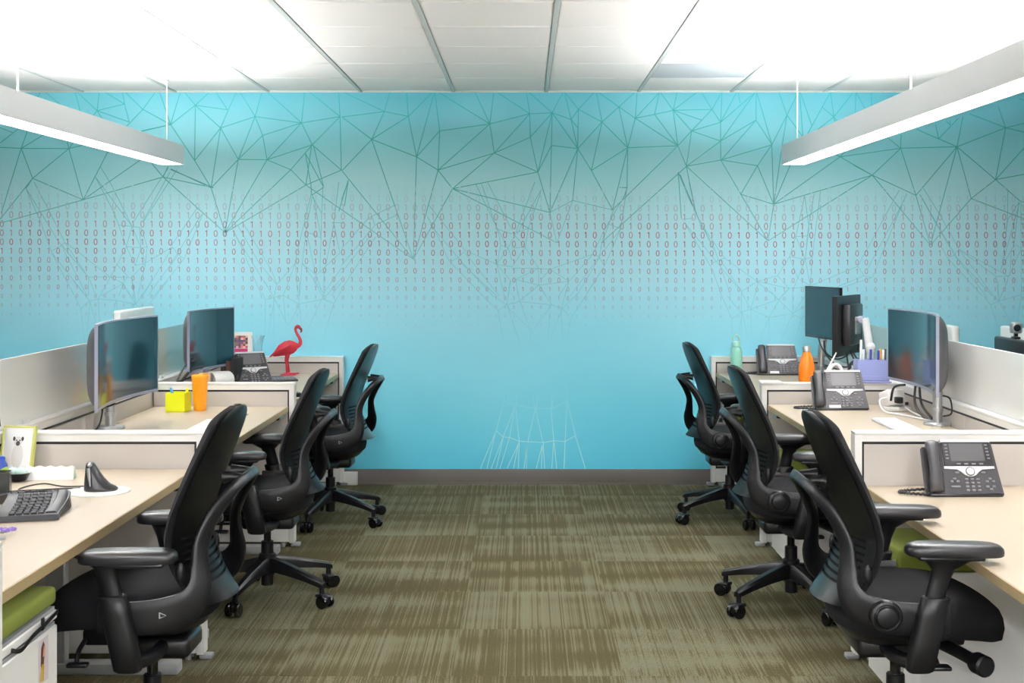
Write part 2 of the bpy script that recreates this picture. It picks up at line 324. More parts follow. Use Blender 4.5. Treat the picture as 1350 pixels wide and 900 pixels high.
for (ox, oy), s in LINES.items():
    fine = 0.0042 if oy > 200 else 0.0056
    tgt = K2 if oy > 200 else K
    for pl in bundle(s):
        for a, b in zip(pl[:-1], pl[1:]):
            n = max(1, int(abs(b[1] - a[1]) / 90))
            for i in range(n):
                p = (ox + (a[0] + (b[0] - a[0]) * i / n) / 6, oy + (a[1] + (b[1] - a[1]) * i / n) / 6)
                q = (ox + (a[0] + (b[0] - a[0]) * (i + 1) / n) / 6, oy + (a[1] + (b[1] - a[1]) * (i + 1) / n) / 6)
                if min(p[1], q[1]) < 121.5: p = (p[0], max(p[1], 121.5)); q = (q[0], max(q[1], 121.5))
                tgt.quad(wp(*p), wp(*q), fine, fade(p[1]), fade(q[1]))
K.build('mural_triangle_lines', ink('teal_ink', srgb(40, 172, 172)), wall_back)
K2.y = WY - 0.0002
K2.build('mural_fine_lines', ink('pale_teal_ink', srgb(76, 188, 198)), wall_back)
K3 = Ink()
for pl in bundle(FOOT):
    for a, b in zip(pl[:-1], pl[1:]):
        f = lambda y: max(0.03, min(0.85, (y - 130) / 560))
        K3.quad(wp(590 + a[0] / 6, 490 + a[1] / 6), wp(590 + b[0] / 6, 490 + b[1] / 6), 0.0052, f(a[1]), f(b[1]))
K3.build('mural_white_lines', ink('white_ink', srgb(186, 236, 244)), wall_back)
DIG = ["101001110110011010" "1101011000101110110", "101110101001010010" "1100110111001101010", "100100010011110010" "1110101001010010110",
       "011011100110101010" "0100010011110010111", "010100101001011001" "1011100110101010010", "001001111001011101" "0100101001011001101",
       "110011010101001000" "1001111001011101010", "010100101100110111" "0011010101001000100", "111100101110101001" "0100101100110111001",
       "101010100100010011" "1100101110101001010", "010110011011100110" "1010100100010011110", "010111010100101001" "0110011011100110101",
       "010010001001110001" "0111011000101001010", "101001101001011010" "1010010110100101101", "100101101001010110" "0110100101101001010",
       "010110100101101001" "1001011010010110100", "101001101001011010" "1010010110100101101"]
AL = [0.2, 0.36, 0.52, 0.72, 0.85, 0.85, 0.8, 0.7, 0.66, 0.58, 0.5, 0.38, 0.3, 0.2, 0.12]
HT = [8.2, 8.4, 8.4, 8.3, 8.0, 7.8, 7.4, 7.0, 6.6, 6.1, 5.6, 4.8, 4.0, 2.8, 1.8]
XS = [(0, 15, 74.1, 18), (225, -3, 71.8, 19), (450, 13, 71.2, 19), (675, 15, 71.1, 19), (900, 15, 71.6, 19), (1125, 30, 72.8, 19)]
YO = [0, 8, 16, 19, 21, 19]
KD = Ink(); c = 0
rnd = random.Random(3)
for k, (ox, x0, dx, n) in enumerate(XS):
    for j in range(n):
        px = ox + (x0 + dx * j) / 6
        t = k + (j / n) - 0.5; t = max(0, min(4.999, t)); yo = YO[int(t)] + (YO[int(t) + 1] - YO[int(t)]) * (t - int(t))
        for r_ in range(-1, 15):
            src = min(max(r_, 0) + c // 37, len(DIG) - 1)
            ch = DIG[src][c % 37]
            py = 240 + (115 + yo + 71.3 * r_) / 6
            h = HT[max(r_, 0)]; a = AL[r_] if r_ >= 0 else 0.08
            a *= rnd.uniform(0.78, 1.1)
            w_ = h * 0.52; st = 0.0058 * (0.75 + 0.25 * h / 8)
            if ch == '0':
                pts = [(px + w_ / 2 * math.cos(2 * math.pi * i / 12), py + h / 2 * math.sin(2 * math.pi * i / 12)) for i in range(12)]
                for i in range(12): KD.quad(wp(*pts[i]), wp(*pts[(i + 1) % 12]), st, a, a)
            else:
                KD.quad(wp(px + 0.3, py - h / 2), wp(px + 0.3, py + h / 2), st, a, a)
                KD.quad(wp(px - 0.2 * h, py - 0.3 * h), wp(px + 0.3, py - h / 2), st, a, a)
        c += 1
dg = KD.build('mural_digits', ink('red_ink', srgb(172, 72, 110)), wall_back); dg['kind'] = 'stuff'

# ---- ceiling: slab, tiles, rails
TILE = mat('acoustic_tile', srgb(238, 235, 230), 0.95, noise=0.05, nscale=220, bump=0.5, bscale=420)
RAIL = mat('grid_rail_metal', srgb(196, 200, 196), 0.5)
ceil = wall('ceiling', -6.1, 6.1, -3.1, WY + 0.1, CH + 0.012, CH + 0.1, mat('ceiling_plenum', srgb(150, 146, 140), 0.95))
G0 = 0.14; GS = 0.61
bm = BM(); g = 0.004; box(bm, -GS / 2 + 0.013, GS / 2 - 0.013, -GS / 2 + g, GS / 2 - g, 0, 0.011, 0.003, 1)
tile_me = mesh_of('ceiling_tile', bm, TILE)
bm = BM(); box(bm, -GS / 2 + 0.013, GS / 2 - 0.013, -GS / 2 + g, GS / 2 - g, 0, 0.011, 0.003, 1)
vent_me = mesh_of('return_air_tile', bm, mat('smooth_grey_tile', srgb(186, 190, 192), 0.5))
EDGE_Y = 8.24
for ix in range(-7, 7):
    x = G0 + GS * (ix + 0.5)
    for iy in range(0, 7):
        y = EDGE_Y + GS * 0.5 - GS * iy
        special = (ix == 1 and iy == 1)
        link('return_air_tile' if special else 'ceiling_tile', vent_me if special else tile_me, ceil, (x, y, CH))
bm = BM(); box(bm, -0.0115, 0.0115, 3.9, WY, 0, 0.008, 0.002, 1); rail_me = mesh_of('grid_rail', bm, RAIL)
for ix in range(-7, 8): link('grid_rail', rail_me, ceil, (G0 + GS * ix, 0, CH - 0.003))
bm = BM(); box(bm, -6, 6, WY - 0.022, WY, CH - 0.004, CH + 0.012); part('edge_angle', bm, RAIL, ceil)
def sprinkler(px, label):
    x, y, z = at(px, 0, 7.33); t = thing('sprinkler_head', label, 'sprinkler', (x, y, CH))
    bm = BM(); lathe(bm, [(0.006, 0.0), (0.034, 0.0), (0.03, -0.005), (0.012, -0.007)], 20); part('escutcheon', bm, SILVERPL, t)
    bm = BM(); lathe(bm, [(0.008, -0.006), (0.009, -0.02), (0.006, -0.032)], 12)
    tube(bm, [(0.008, 0, -0.018), (0.013, 0, -0.028), (0.003, 0, -0.04)], 0.0018, 6); tube(bm, [(-0.008, 0, -0.018), (-0.013, 0, -0.028), (-0.003, 0, -0.04)], 0.0018, 6)
    part('nozzle', bm, STEEL, t)
    bm = BM(); cyl(bm, 0.014, -0.043, -0.040, 16); part('deflector', bm, STEEL, t)
sprinkler(204, 'small metal sprinkler head on the brightly lit left part of the ceiling')
sprinkler(951, 'small metal sprinkler head on the ceiling beside the smooth grey tile')

# ---- floor: slab and carpet tiles
floor = wall('floor', -6.1, 6.1, -3.1, WY + 0.1, -0.1, -0.007, mat('floor_slab', srgb(92, 88, 66), 0.95))
cm = bpy.data.materials.new('striated_carpet'); cm.use_nodes = True; nt = cm.node_tree
pb = nt.nodes['Principled BSDF']; pb.inputs['Roughness'].default_value = 1.0; pb.inputs['Specular IOR Level'].default_value = 0.1
tc = nt.nodes.new('ShaderNodeTexCoord'); oi = nt.nodes.new('ShaderNodeObjectInfo')
off = nt.nodes.new('ShaderNodeVectorMath'); off.operation = 'SCALE'; off.inputs[0].default_value = (37.0, 71.0, 13.0); nt.links.new(oi.outputs['Random'], off.inputs['Scale'])
addv = nt.nodes.new('ShaderNodeVectorMath'); addv.operation = 'ADD'; nt.links.new(tc.outputs['Object'], addv.inputs[0]); nt.links.new(off.outputs[0], addv.inputs[1])
def noise_of(sc, scale, detail, rough=0.5):
    m_ = nt.nodes.new('ShaderNodeVectorMath'); m_.operation = 'MULTIPLY'; m_.inputs[1].default_value = sc; nt.links.new(addv.outputs[0], m_.inputs[0])
    n_ = nt.nodes.new('ShaderNodeTexNoise'); n_.inputs['Scale'].default_value = scale; n_.inputs['Detail'].default_value = detail; n_.inputs['Roughness'].default_value = rough
    nt.links.new(m_.outputs[0], n_.inputs['Vector']); return n_.outputs['Fac']
def math2(op, a, b):
    n_ = nt.nodes.new('ShaderNodeMath'); n_.operation = op
    for i, v in enumerate((a, b)):
        if isinstance(v, (int, float)): n_.inputs[i].default_value = v
        else: nt.links.new(v, n_.inputs[i])
    return n_.outputs[0]
bandn = noise_of((0.9, 4.6, 1), 1.0, 0.6)
fuzz = noise_of((260, 150, 1), 1.0, 2.0)
sep = nt.nodes.new('ShaderNodeSeparateXYZ'); nt.links.new(addv.outputs[0], sep.inputs[0])
def column(width, seed, ycell=0.0):
    a_ = math2('FLOOR', math2('DIVIDE', sep.outputs[0], width), 0.0)
    wn = nt.nodes.new('ShaderNodeTexWhiteNoise'); wn.noise_dimensions = '2D'
    cb = nt.nodes.new('ShaderNodeCombineXYZ'); nt.links.new(a_, cb.inputs[0]); cb.inputs[1].default_value = seed
    if ycell: nt.links.new(math2('FLOOR', math2('DIVIDE', sep.outputs[1], ycell), 0.0), cb.inputs[1])
    nt.links.new(cb.outputs[0], wn.inputs['Vector']); return wn.outputs['Value']
col1 = column(0.0046, 3.0); col2 = column(0.0105, 9.0)
streak = math2('ADD', math2('MULTIPLY', math2('SUBTRACT', col1, 0.5), 1.15), math2('MULTIPLY', math2('SUBTRACT', col2, 0.5), 0.55))
b1 = math2('ADD', math2('MULTIPLY', math2('SUBTRACT', bandn, 0.5), 3.0), streak)
step = nt.nodes.new('ShaderNodeMapRange'); step.interpolation_type = 'SMOOTHSTEP'; step.inputs['From Min'].default_value = -0.3; step.inputs['From Max'].default_value = 0.3; nt.links.new(b1, step.inputs['Value'])
s3 = math2('ADD', math2('ADD', math2('MULTIPLY', step.outputs[0], 0.36), math2('MULTIPLY', math2('SUBTRACT', fuzz, 0.5), 1.5)), math2('ADD', 0.31, math2('ADD', math2('MULTIPLY', math2('SUBTRACT', bandn, 0.5), 0.7), math2('MULTIPLY', streak, 0.16))))
cr = nt.nodes.new('ShaderNodeValToRGB'); nt.links.new(s3, cr.inputs[0]); nt.links.new(cr.outputs[0], pb.inputs['Base Color'])
els = cr.color_ramp.elements
els[0].position = 0.12; els[0].color = srgb(75, 69, 46); els[1].position = 0.9; els[1].color = srgb(108, 107, 88)
e = els.new(0.5); e.color = srgb(88, 84, 61)
bp = nt.nodes.new('ShaderNodeBump'); bp.inputs['Strength'].default_value = 0.5; bp.inputs['Distance'].default_value = 0.003
nt.links.new(math2('ADD', streak, fuzz), bp.inputs['Height']); nt.links.new(bp.outputs[0], pb.inputs['Normal'])
bm = BM(); box(bm, -GS / 2, GS / 2, -GS / 2, GS / 2, -0.007, 0.0, 0.0012, 1)
carpet_me = mesh_of('carpet_tile', bm, cm)
for ix in range(-6, 7):
    for iy in range(0, 8):
        link('carpet_tile', carpet_me, floor, (-0.26 + GS * (ix + 0.5), WY - 0.135 - GS * iy + 0.0, 0.0))
bm = BM(); box(bm, -6, 6, -3, WY - 0.135 - GS * 7.5, -0.007, 0)
box(bm, -6, -0.26 - GS * 6, WY - 0.135 - GS * 7.5, WY, -0.007, 0); box(bm, -0.26 + GS * 7, 6, WY - 0.135 - GS * 7.5, WY, -0.007, 0)
box(bm, -0.26 - GS * 6, -0.26 + GS * 7, WY - 0.135 + GS / 2 - 0.0005, WY, -0.007, 0) if WY - 0.135 + GS / 2 < WY else None
part('carpet_field', bm, cm, floor)

# ---- linear pendants
LENS = emit('pendant_lens', (0.98, 0.972, 1.0, 1), LAMP_DOWN); UPL = emit('pendant_uplight', (0.98, 0.972, 1.0, 1), LAMP_UP)
# indirect optic of the uplight: throws wide, less straight up
n_ = UPL.node_tree; ge = n_.nodes.new('ShaderNodeNewGeometry'); dt = n_.nodes.new('ShaderNodeVectorMath'); dt.operation = 'DOT_PRODUCT'
n_.links.new(ge.outputs['Normal'], dt.inputs[0]); n_.links.new(ge.outputs['Incoming'], dt.inputs[1])
mg = n_.nodes.new('ShaderNodeMapRange'); mg.inputs['From Min'].default_value = 0.15; mg.inputs['From Max'].default_value = 1.0
mg.inputs['To Min'].default_value = LAMP_UP * 2.0; mg.inputs['To Max'].default_value = LAMP_UP * 0.3
n_.links.new(dt.outputs['Value'], mg.inputs['Value']); n_.links.new(mg.outputs[0], n_.nodes['Principled BSDF'].inputs['Emission Strength'])
LENSF = emit('added_fill_lens', (0.98, 0.972, 1.0, 1), LAMP_FILL)
LBODY = mat('pendant_body', srgb(226, 227, 229), 0.5)
def pendant(x, y0, y1, label, wires, lens=LENS, up=UPL, zb=2.07, h=0.12, wd=0.15):
    t = thing('linear_pendant', label, 'light', (x, y1, 0))
    L = y1 - y0
    bm = BM(); box(bm, -wd / 2, -wd / 2 + 0.008, -L, 0, zb, zb + h); box(bm, wd / 2 - 0.008, wd / 2, -L, 0, zb, zb + h)
    box(bm, -wd / 2 + 0.008, wd / 2 - 0.008, -0.008, 0, zb, zb + h); box(bm, -wd / 2 + 0.008, wd / 2 - 0.008, -L, -L + 0.008, zb, zb + h); box(bm, -wd / 2 + 0.008, wd / 2 - 0.008, -L + 0.008, -0.008, zb + h - 0.03, zb + h - 0.02)
    part('housing', bm, LBODY, t)
    bm = BM(); box(bm, -wd / 2 + 0.009, wd / 2 - 0.009, -L + 0.01, -0.01, zb + 0.002, zb + 0.006); part('lens', bm, lens, t)
    bm = BM(); box(bm, -wd / 2 + 0.02, wd / 2 - 0.02, -L + 0.02, -0.75, zb + h - 0.012, zb + h - 0.008); part('uplight_lens', bm, up, t)
    for wy in wires:
        bm = BM(); cyl(bm, 0.0035, zb + h - 0.02, CH - 0.004, 8); cyl(bm, 0.012, zb + h - 0.02, zb + h + 0.01, 10)
        part('suspension_wire', bm, WHITE, t, (0, wy - y1, 0))
        bm = BM(); cyl(bm, 0.012, CH - 0.02, CH - 0.003, 14, b=0.003); part('wire_canopy', bm, WHITE, t, (0, wy - y1, 0))
pendant(-2.195, 1.1, 8.42, 'long white linear pendant lamp hanging over the left desk row', (8.3, 5.86, 3.4))
pendant(1.67, 1.1, 8.42, 'long white linear pendant lamp hanging over the right desk row', (8.3, 5.86, 3.4))
# fill lamps added out of view behind the viewer, built like the pendants
pendant(-2.195, -2.8, 0.9, 'added unseen fill lamp in pendant form over the left row, behind the viewer', (0.7, -2.6), LENSF)
pendant(1.67, -2.8, 0.9, 'added unseen fill lamp in pendant form over the right row, behind the viewer', (0.7, -2.6), LENSF)
pendant(-0.25, -2.8, 0.9, 'added unseen fill lamp in pendant form over the aisle, behind the viewer', (0.7, -2.6), LENSF)
# ------------------------------------------------------------------ workstations
PH = 0.834                                   # height of partitions
YP = (5.015, 6.985, 8.862)                   # near faces of the cross partitions, from the camera
PT = 0.065
SP = 1.92                                    # inner face of the long spine partition
def cross_partition(s, xo, y0, label, t=PT, xs=SP, group=None):
    """low partition across the row: s = side (-1 left), xo = aisle end"""
    th = thing('desk_partition', label, 'partition', (s * xo, y0, 0))
    X = lambda a: -s * 0 + s * a                        # a = metres from the aisle end towards the spine
    Ln = xs - xo - 0.003
    bm = BM(); box(bm, X(0), X(0.027), 0, t, 0.02, PH, 0.002, 1); part('end_post', bm, WHITE, th)
    bm = BM(); box(bm, X(0.0), X(Ln), 0, t, PH, PH + 0.012, 0.004, 2); box(bm, X(0.027), X(Ln), 0.002, t - 0.002, PH - 0.024, PH); part('top_cap', bm, WHITE, th)
    bm = BM()
    for f in ((0.004, 0.012), (t - 0.012, t - 0.004)):
        box(bm, X(0.027), X(Ln), f[0], f[1], PH - 0.034, PH - 0.024); box(bm, X(0.027), X(0.035), f[0], f[1], 0.1, PH - 0.03)
    part('reveal', bm, REVEAL, th)
    bm = BM(); box(bm, X(0.035), X(Ln), 0.002, t - 0.002, 0.125, PH - 0.034, 0.003, 1); part('fabric_panel', bm, FABRIC, th)
    bm = BM(); box(bm, X(0.027), X(Ln), 0.0, t, 0.025, 0.112, 0.003, 1); part('base_raceway', bm, WHITE, th)
    bm = BM(); box(bm, X(0.03), X(Ln), 0.005, t - 0.005, 0.112, 0.125); part('base_reveal', bm, REVEAL, th)
    for yy in (0.012, t - 0.012):
        bm = BM(); cyl(bm, 0.012, 0, 0.022, 12, T(X(0.06), yy, 0)); part('glide', bm, GREYTRIM, th)
    bm = BM(); box(bm, X(-0.028), X(0.02), 0.01, t - 0.01, 0.0, 0.018, 0.005, 2); part('foot', bm, GREYTRIM, th)
    return th
XL, XR = 1.19, 1.222
cross_partition(-1, XL, 3.02, 'white framed partition end at the lower left corner of the photo')
cross_partition(-1, XL, YP[0], 'nearest full low partition on the left, behind the black mouse')
cross_partition(-1, XL, YP[1], 'middle left low partition, behind the yellow cup and orange tumbler')
p3 = cross_partition(-1, XL, YP[2], 'farthest left low partition against the mural wall, behind the flamingo')
bm = BM(); box(bm, 0.001, 0.09, 0.02, 0.06, 0.0, 0.085, 0.003, 1); box(bm, 0.008, 0.083, 0.016, 0.022, 0.01, 0.076, 0.002, 1); part('power_entry_box', bm, WHITE, p3)
cross_partition(1, XR, YP[0], 'nearest low partition on the right, behind the closest desk phone')
cross_partition(1, XR, YP[1], 'middle right low partition carrying the lavender pen organizer')
cross_partition(1, XR, YP[2], 'farthest right low partition against the mural wall, behind the mint bottle')

FROST = bpy.data.materials.new('frosted_glass'); FROST.use_nodes = True
nt = FROST.node_tree; b = nt.nodes['Principled BSDF']
b.inputs['Base Color'].default_value = srgb(238, 240, 238); b.inputs['Roughness'].default_value = 0.06; b.inputs['Alpha'].default_value = 0.93
CLEARG = bpy.data.materials.new('lightly_frosted_glass'); CLEARG.use_nodes = True
b = CLEARG.node_tree.nodes['Principled BSDF']
b.inputs['Base Color'].default_value = srgb(206, 224, 220); b.inputs['Roughness'].default_value = 0.05; b.inputs['Alpha'].default_value = 0.45
def spine(s, label):
    th = thing('spine_partition', label, 'partition', (s * SP, 2.0, 0))
    Y1 = WY - 0.003 - 2.0
    X = lambda a: s * a
    bm = BM(); box(bm, X(0), X(0.07), 0, Y1, PH, PH + 0.012, 0.004, 2); box(bm, X(0.001), X(0.069), 0, Y1, PH - 0.024, PH); part('top_cap', bm, WHITE, th)
    bm = BM(); box(bm, X(0.004), X(0.066), 0, Y1, PH - 0.034, PH - 0.024); part('reveal', bm, REVEAL, th)
    cuts = [0.0, YP[0] - 2.0 + 0.03, YP[0] - 2.0 + 0.9, YP[1] - 2.0 + 0.03, YP[1] - 2 + 0.95, Y1]
    for a, c in zip(cuts[:-1], cuts[1:]):
        bm = BM(); box(bm, X(0.002), X(0.068), a + 0.003, c - 0.003, 0.125, PH - 0.034, 0.003, 1); part('fabric_panel', bm, FABRIC, th)
    bm = BM(); box(bm, X(0.006), X(0.064), 0, Y1, 0.112, PH - 0.036); part('core', bm, REVEAL, th)
    bm = BM(); box(bm, X(0), X(0.07), 0, Y1, 0.0, 0.112, 0.003, 1); part('base_raceway', bm, WHITE, th)
    for a, c, m in ((0.0, 3.02, FROST), (3.03, 4.99, FROST), (5.0, Y1 - 0.01, CLEARG)):
        bm = BM(); box(bm, X(0.031), X(0.039), a + 0.004, c - 0.004, PH + 0.014, 1.112, 0.002, 1)
        part('glass_screen', bm, m, th, label='clear glass screen' if m is CLEARG else 'frosted glass screen')
        n = 0
        for q in (a + 0.25, c - 0.25):
            bm = BM(); box(bm, X(0.02), X(0.05), q - 0.03, q + 0.03, PH + 0.011, PH + 0.03, 0.003, 1); part('screen_clamp', bm, SILVERPL, th)
    return th
spine(-1, 'long beige partition with frosted glass screens behind the left desks')
spine(1, 'long beige partition with frosted glass screens behind the right desks')

def desk(s, xo, y0, y1, z, label, depth=None):
    th = thing('desk', label, 'desk', (s * xo, y0, 0))
    Ln = y1 - y0; D = (SP - xo) - 0.012 if depth is None else depth
    X = lambda a: s * a
    bm = BM(); box(bm, X(0.004), X(D), 0.004, Ln - 0.004, z - 0.029, z, 0.0015, 1); part('worktop', bm, LAMINATE, th)
    bm = BM(); box(bm, X(0.0), X(0.004), 0.004, Ln - 0.004, z - 0.029, z - 0.0005, 0.001, 1); box(bm, X(0.0), X(D), 0.0, 0.004, z - 0.029, z - 0.0005); part('edge_band', bm, EDGEBAND, th)
    for q in (0.2, Ln - 0.14):
        bm = BM(); box(bm, X(0.02), X(D - 0.1), q - 0.035, q + 0.035, 0.0, 0.04, 0.006, 2); part('foot', bm, GREYMETAL, th)
        lg = BM(); box(lg, X(D - 0.26), X(D - 0.19), q - 0.025, q + 0.025, 0.04, 0.45, 0.004, 1); box(lg, X(D - 0.254), X(D - 0.196), q - 0.02, q + 0.02, 0.45, z - 0.05, 0.004, 1)
        part('leg', lg, GREYMETAL, th)
        bm = BM(); box(bm, X(0.12), X(D - 0.06), q - 0.02, q + 0.02, z - 0.05, z - 0.0295, 0.003, 1); part('support_arm', bm, GREYMETAL, th)
    bm = BM(); box(bm, X(D - 0.25), X(D - 0.2), 0.22, Ln - 0.16, z - 0.09, z - 0.05, 0.003, 1); part('cross_beam', bm, GREYMETAL, th)
    if s != 0:
        bm = BM(); box(bm, X(0.01), X(0.07), Ln - 0.2, Ln - 0.09, z - 0.05, z - 0.0295, 0.008, 2); part('height_control', bm, BLKPLASTIC, th)
        bm = BM()
        for k in range(3): box(bm, X(0.006), X(0.0105), Ln - 0.19 + 0.03 * k, Ln - 0.17 + 0.03 * k, z - 0.045, z - 0.036, 0.001, 1)
        part('control_button', bm, mat('teal_button', srgb(120, 190, 200), 0.4), th)
    return th
ZL = (0.71, 0.725, 0.735); ZR = (0.648, 0.735, 0.742)
YL = ((3.09, YP[0] - 0.004), (YP[0] + PT + 0.004, YP[1] - 0.004), (YP[1] + PT + 0.004, YP[2] - 0.004))
for i, nm in enumerate(('cream topped desk nearest on the left, holding the black split keyboard', 'middle left cream topped desk, with the yellow cup and orange tumbler', 'farthest left cream topped desk by the wall, with the red flamingo')):
    desk(-1, XL + 0.03, YL[i][0], YL[i][1], ZL[i], nm)
for i, nm in enumerate(('nearest right cream topped desk, lowest of all, with the closest phone', 'middle right cream topped desk, with the white keyboard and curved monitor', 'farthest right cream topped desk, with the orange and mint bottles')):
    desk(1, XR + 0.03, YL[i][0], YL[i][1], ZR[i], nm)

# ---- pedestals
def pedestal(x, y, rz, label, ch=0.455, wd=0.38, dp=0.5, cush=0.075, split=0.31):
    """mobile pedestal, drawer fronts towards local +x"""
    th = thing('pedestal', label, 'cabinet', (x, y, 0), rz)
    bm = BM(); box(bm, -dp / 2, dp / 2 - 0.02, -wd / 2, wd / 2, 0.03, ch, 0.003, 1); part('cabinet_body', bm, WHITE, th)
    fr = ((0.035, split), (split + 0.003, ch - 0.002))
    for a, c in fr:
        bm = BM(); box(bm, dp / 2 - 0.02, dp / 2, -wd / 2 + 0.001, wd / 2 - 0.001, a, c - 0.012, 0.003, 1); d = part('drawer', bm, WHITE, th)
        bm = BM(); box(bm, dp / 2 - 0.02, dp / 2 - 0.004, -wd / 2 + 0.01, wd / 2 - 0.01, c - 0.013, c - 0.002); part('finger_pull', bm, GREYTRIM, d)
    bm = BM(); box(bm, -dp / 2, dp / 2, -wd / 2, wd / 2, ch + 0.001, ch + cush, 0.014, 3); part('seat_cushion', bm, GREEN, th, label='olive green fabric cushion')
    for sx_ in (-1, 1):
        for sy_ in (-1, 1):
            bm = BM(); cyl(bm, 0.018, 0, 0.03, 12, T(sx_ * (dp / 2 - 0.05), sy_ * (wd / 2 - 0.04), 0)); part('castor', bm, BLKPLASTIC, th)
    return th
pedL = pedestal(-1.205 - 0.21, 3.30, 0, 'white pedestal with green cushion and photo sticker under the nearest left desk', ch=0.60, cush=0.048, split=0.56, dp=0.42)
pedR1 = pedestal(1.225 + 0.25, 4.64, math.pi, 'white pedestal with green cushion under the nearest right desk')
pedestal(1.245 + 0.25, 6.64, math.pi, 'white pedestal with green cushion under the middle right desk')
pedestal(1.26 + 0.25, 8.3, math.pi, 'white pedestal with green cushion under the farthest right desk by the wall')
pedestal(-1.30 - 0.25, 8.2, 0, 'white pedestal with green cushion under the farthest left desk')

# ---- desks and things on the far sides of the long partitions
def far_bench(s, label):
    th = thing('far_bench', label, 'desk', (s * 2.0, 4.6, 0))
    X = lambda a: s * a
    bm = BM(); box(bm, X(0.0), X(0.72), 0, 4.2, 0.706, 0.735, 0.002, 1); part('worktop', bm, LAMINATE, th)
    for q in (0.2, 2.1, 4.0):
        bm = BM(); box(bm, X(0.3), X(0.36), q - 0.03, q + 0.03, 0, 0.706); box(bm, X(0.08), X(0.66), q - 0.035, q + 0.035, 0, 0.04); part('leg', bm, GREYMETAL, th)
    return th
far_bench(-1, 'desk beyond the left frosted screens, seen only through the glass')
far_bench(1, 'desk beyond the right frosted screens, seen only through the glass')

# ------------------------------------------------------------------ task chairs
SHV = [(0.495, -0.250, 0.150), (0.52, -0.228, 0.172), (0.55, -0.206, 0.192), (0.585, -0.189, 0.208), (0.62, -0.176, 0.219), (0.66, -0.168, 0.228), (0.70, -0.166, 0.233), (0.76, -0.176, 0.237),
       (0.82, -0.195, 0.237), (0.88, -0.217, 0.234), (0.93, -0.236, 0.227), (0.97, -0.250, 0.214), (1.0, -0.260, 0.192), (1.014, -0.264, 0.169), (1.024, -0.2665, 0.142), (1.031, -0.2685, 0.112), (1.036, -0.2697, 0.076), (1.039, -0.2704, 0.035), (1.0395, -0.2705, 0.012)]
def prof(z):
    for (z0, x0, w0), (z1, x1, w1) in zip(SHV[:-1], SHV[1:]):
        if z <= z1:
            t = max(0, (z - z0) / (z1 - z0)); return x0 + (x1 - x0) * t, w0 + (w1 - w0) * t
    return SHV[-1][1], SHV[-1][2]
def wrap(u, z):                              # edges come forward round the sitter
    k = 0.05 if z < 0.68 else 0.05 - 0.032 * (z - 0.68) / 0.35
    return k * abs(u) ** 2.2
def chair_backrest():
    NZ = 57; us = [-1, -0.97, -0.9, -0.82, -0.6, -0.4, -0.2, -0.07, 0.07, 0.2, 0.4, 0.6, 0.82, 0.9, 0.97, 1]
    bm = BM(); zs = [SHV[0][0] + (1.0 - SHV[0][0]) * i / (NZ - 1) for i in range(NZ)] + [1.007, 1.014, 1.019, 1.024, 1.0275, 1.031, 1.0335, 1.036, 1.038, 1.039, 1.0395]
    slots = [(0.552 + 0.0195 * k, 0.0075) for k in range(8)]
    zs = [z for z in zs if not (0.54 < z < 0.705)]
    for c, h in slots: zs += [c - h / 2, c + h / 2]
    zs = sorted(zs)
    front = []
    V = [[bm.verts.new((prof(z)[0] + wrap(u, z), u * prof(z)[1], z)) for u in us] for z in zs]
    for i in range(len(zs) - 1):
        zc = (zs[i] + zs[i + 1]) / 2
        hole = any(abs(zc - c) < h / 2 for c, h in slots)
        for j in range(len(us) - 1):
            uc = (us[j] + us[j + 1]) / 2
            if hole and abs(uc) < 0.85: continue
            bm.faces.new((V[i][j], V[i][j + 1], V[i + 1][j + 1], V[i + 1][j]))
    bmesh.ops.solidify(bm, geom=bm.faces[:], thickness=0.009)
    return bm
def chair_cushion():
    bm = BM(); rows = []
    zs = [0.53 + 0.47 * i / 22 for i in range(23)] + [1.008, 1.015, 1.021, 1.026, 1.030, 1.034, 1.037, 1.039, 1.0405]
    for z in zs:
        x0, w_ = prof(z); w_ += 0.010 if z < 1.03 else 0.007
        pad = 0.034 * min(1, (z - 0.51) / 0.05) * max(0.12, min(1, (1.046 - z) / 0.035)) ** 0.6
        ring = []
        N = 12
        for j in range(N + 1):
            u = -1 + 2 * j / N; uu = math.copysign(abs(u) ** 0.85, u)
            ring.append(Vector((x0 + wrap(uu, z) + 0.011, uu * w_, z)))
        for j in range(N + 1):
            u = 1 - 2 * j / N; uu = math.copysign(abs(u) ** 0.85, u)
            bul = pad * (1 - abs(uu) ** 6) ** 0.5 if abs(uu) < 1 else 0
            ring.append(Vector((x0 + wrap(uu, z) + 0.016 + bul, uu * (w_ + 0.003), z)))
        rows.append(ring)
    rings(bm, rows); return bm
def chair_seat():
    bm = BM(); rows = []
    def outline(sc, zoff, grow=0.0):
        ring = []
        for i in range(36):
            a = 2 * math.pi * i / 36; ca, sa = math.cos(a), math.sin(a)
            ex = 2.6
            x = math.copysign(abs(ca) ** (2 / ex), ca); y = math.copysign(abs(sa) ** (2 / ex), sa)
            px = 0.05 + x * (0.25 + grow) * sc; py = y * (0.25 + grow) * sc * (1.0 - 0.06 * max(0, x))
            drop = 0.055 * max(0, (px - 0.1) / 0.2) ** 2 + 0.02 * max(0, (-0.1 - px) / 0.15) ** 2
            ring.append(Vector((px, py, zoff - drop)))
        return ring
    for sc, z in ((0.72, 0.40), (0.9, 0.403), (0.975, 0.418), (1.0, 0.452), (0.985, 0.48), (0.94, 0.499), (0.85, 0.509), (0.6, 0.512), (0.3, 0.511), (0.05, 0.51)): rows.append(outline(sc, z))
    rings(bm, rows); return bm
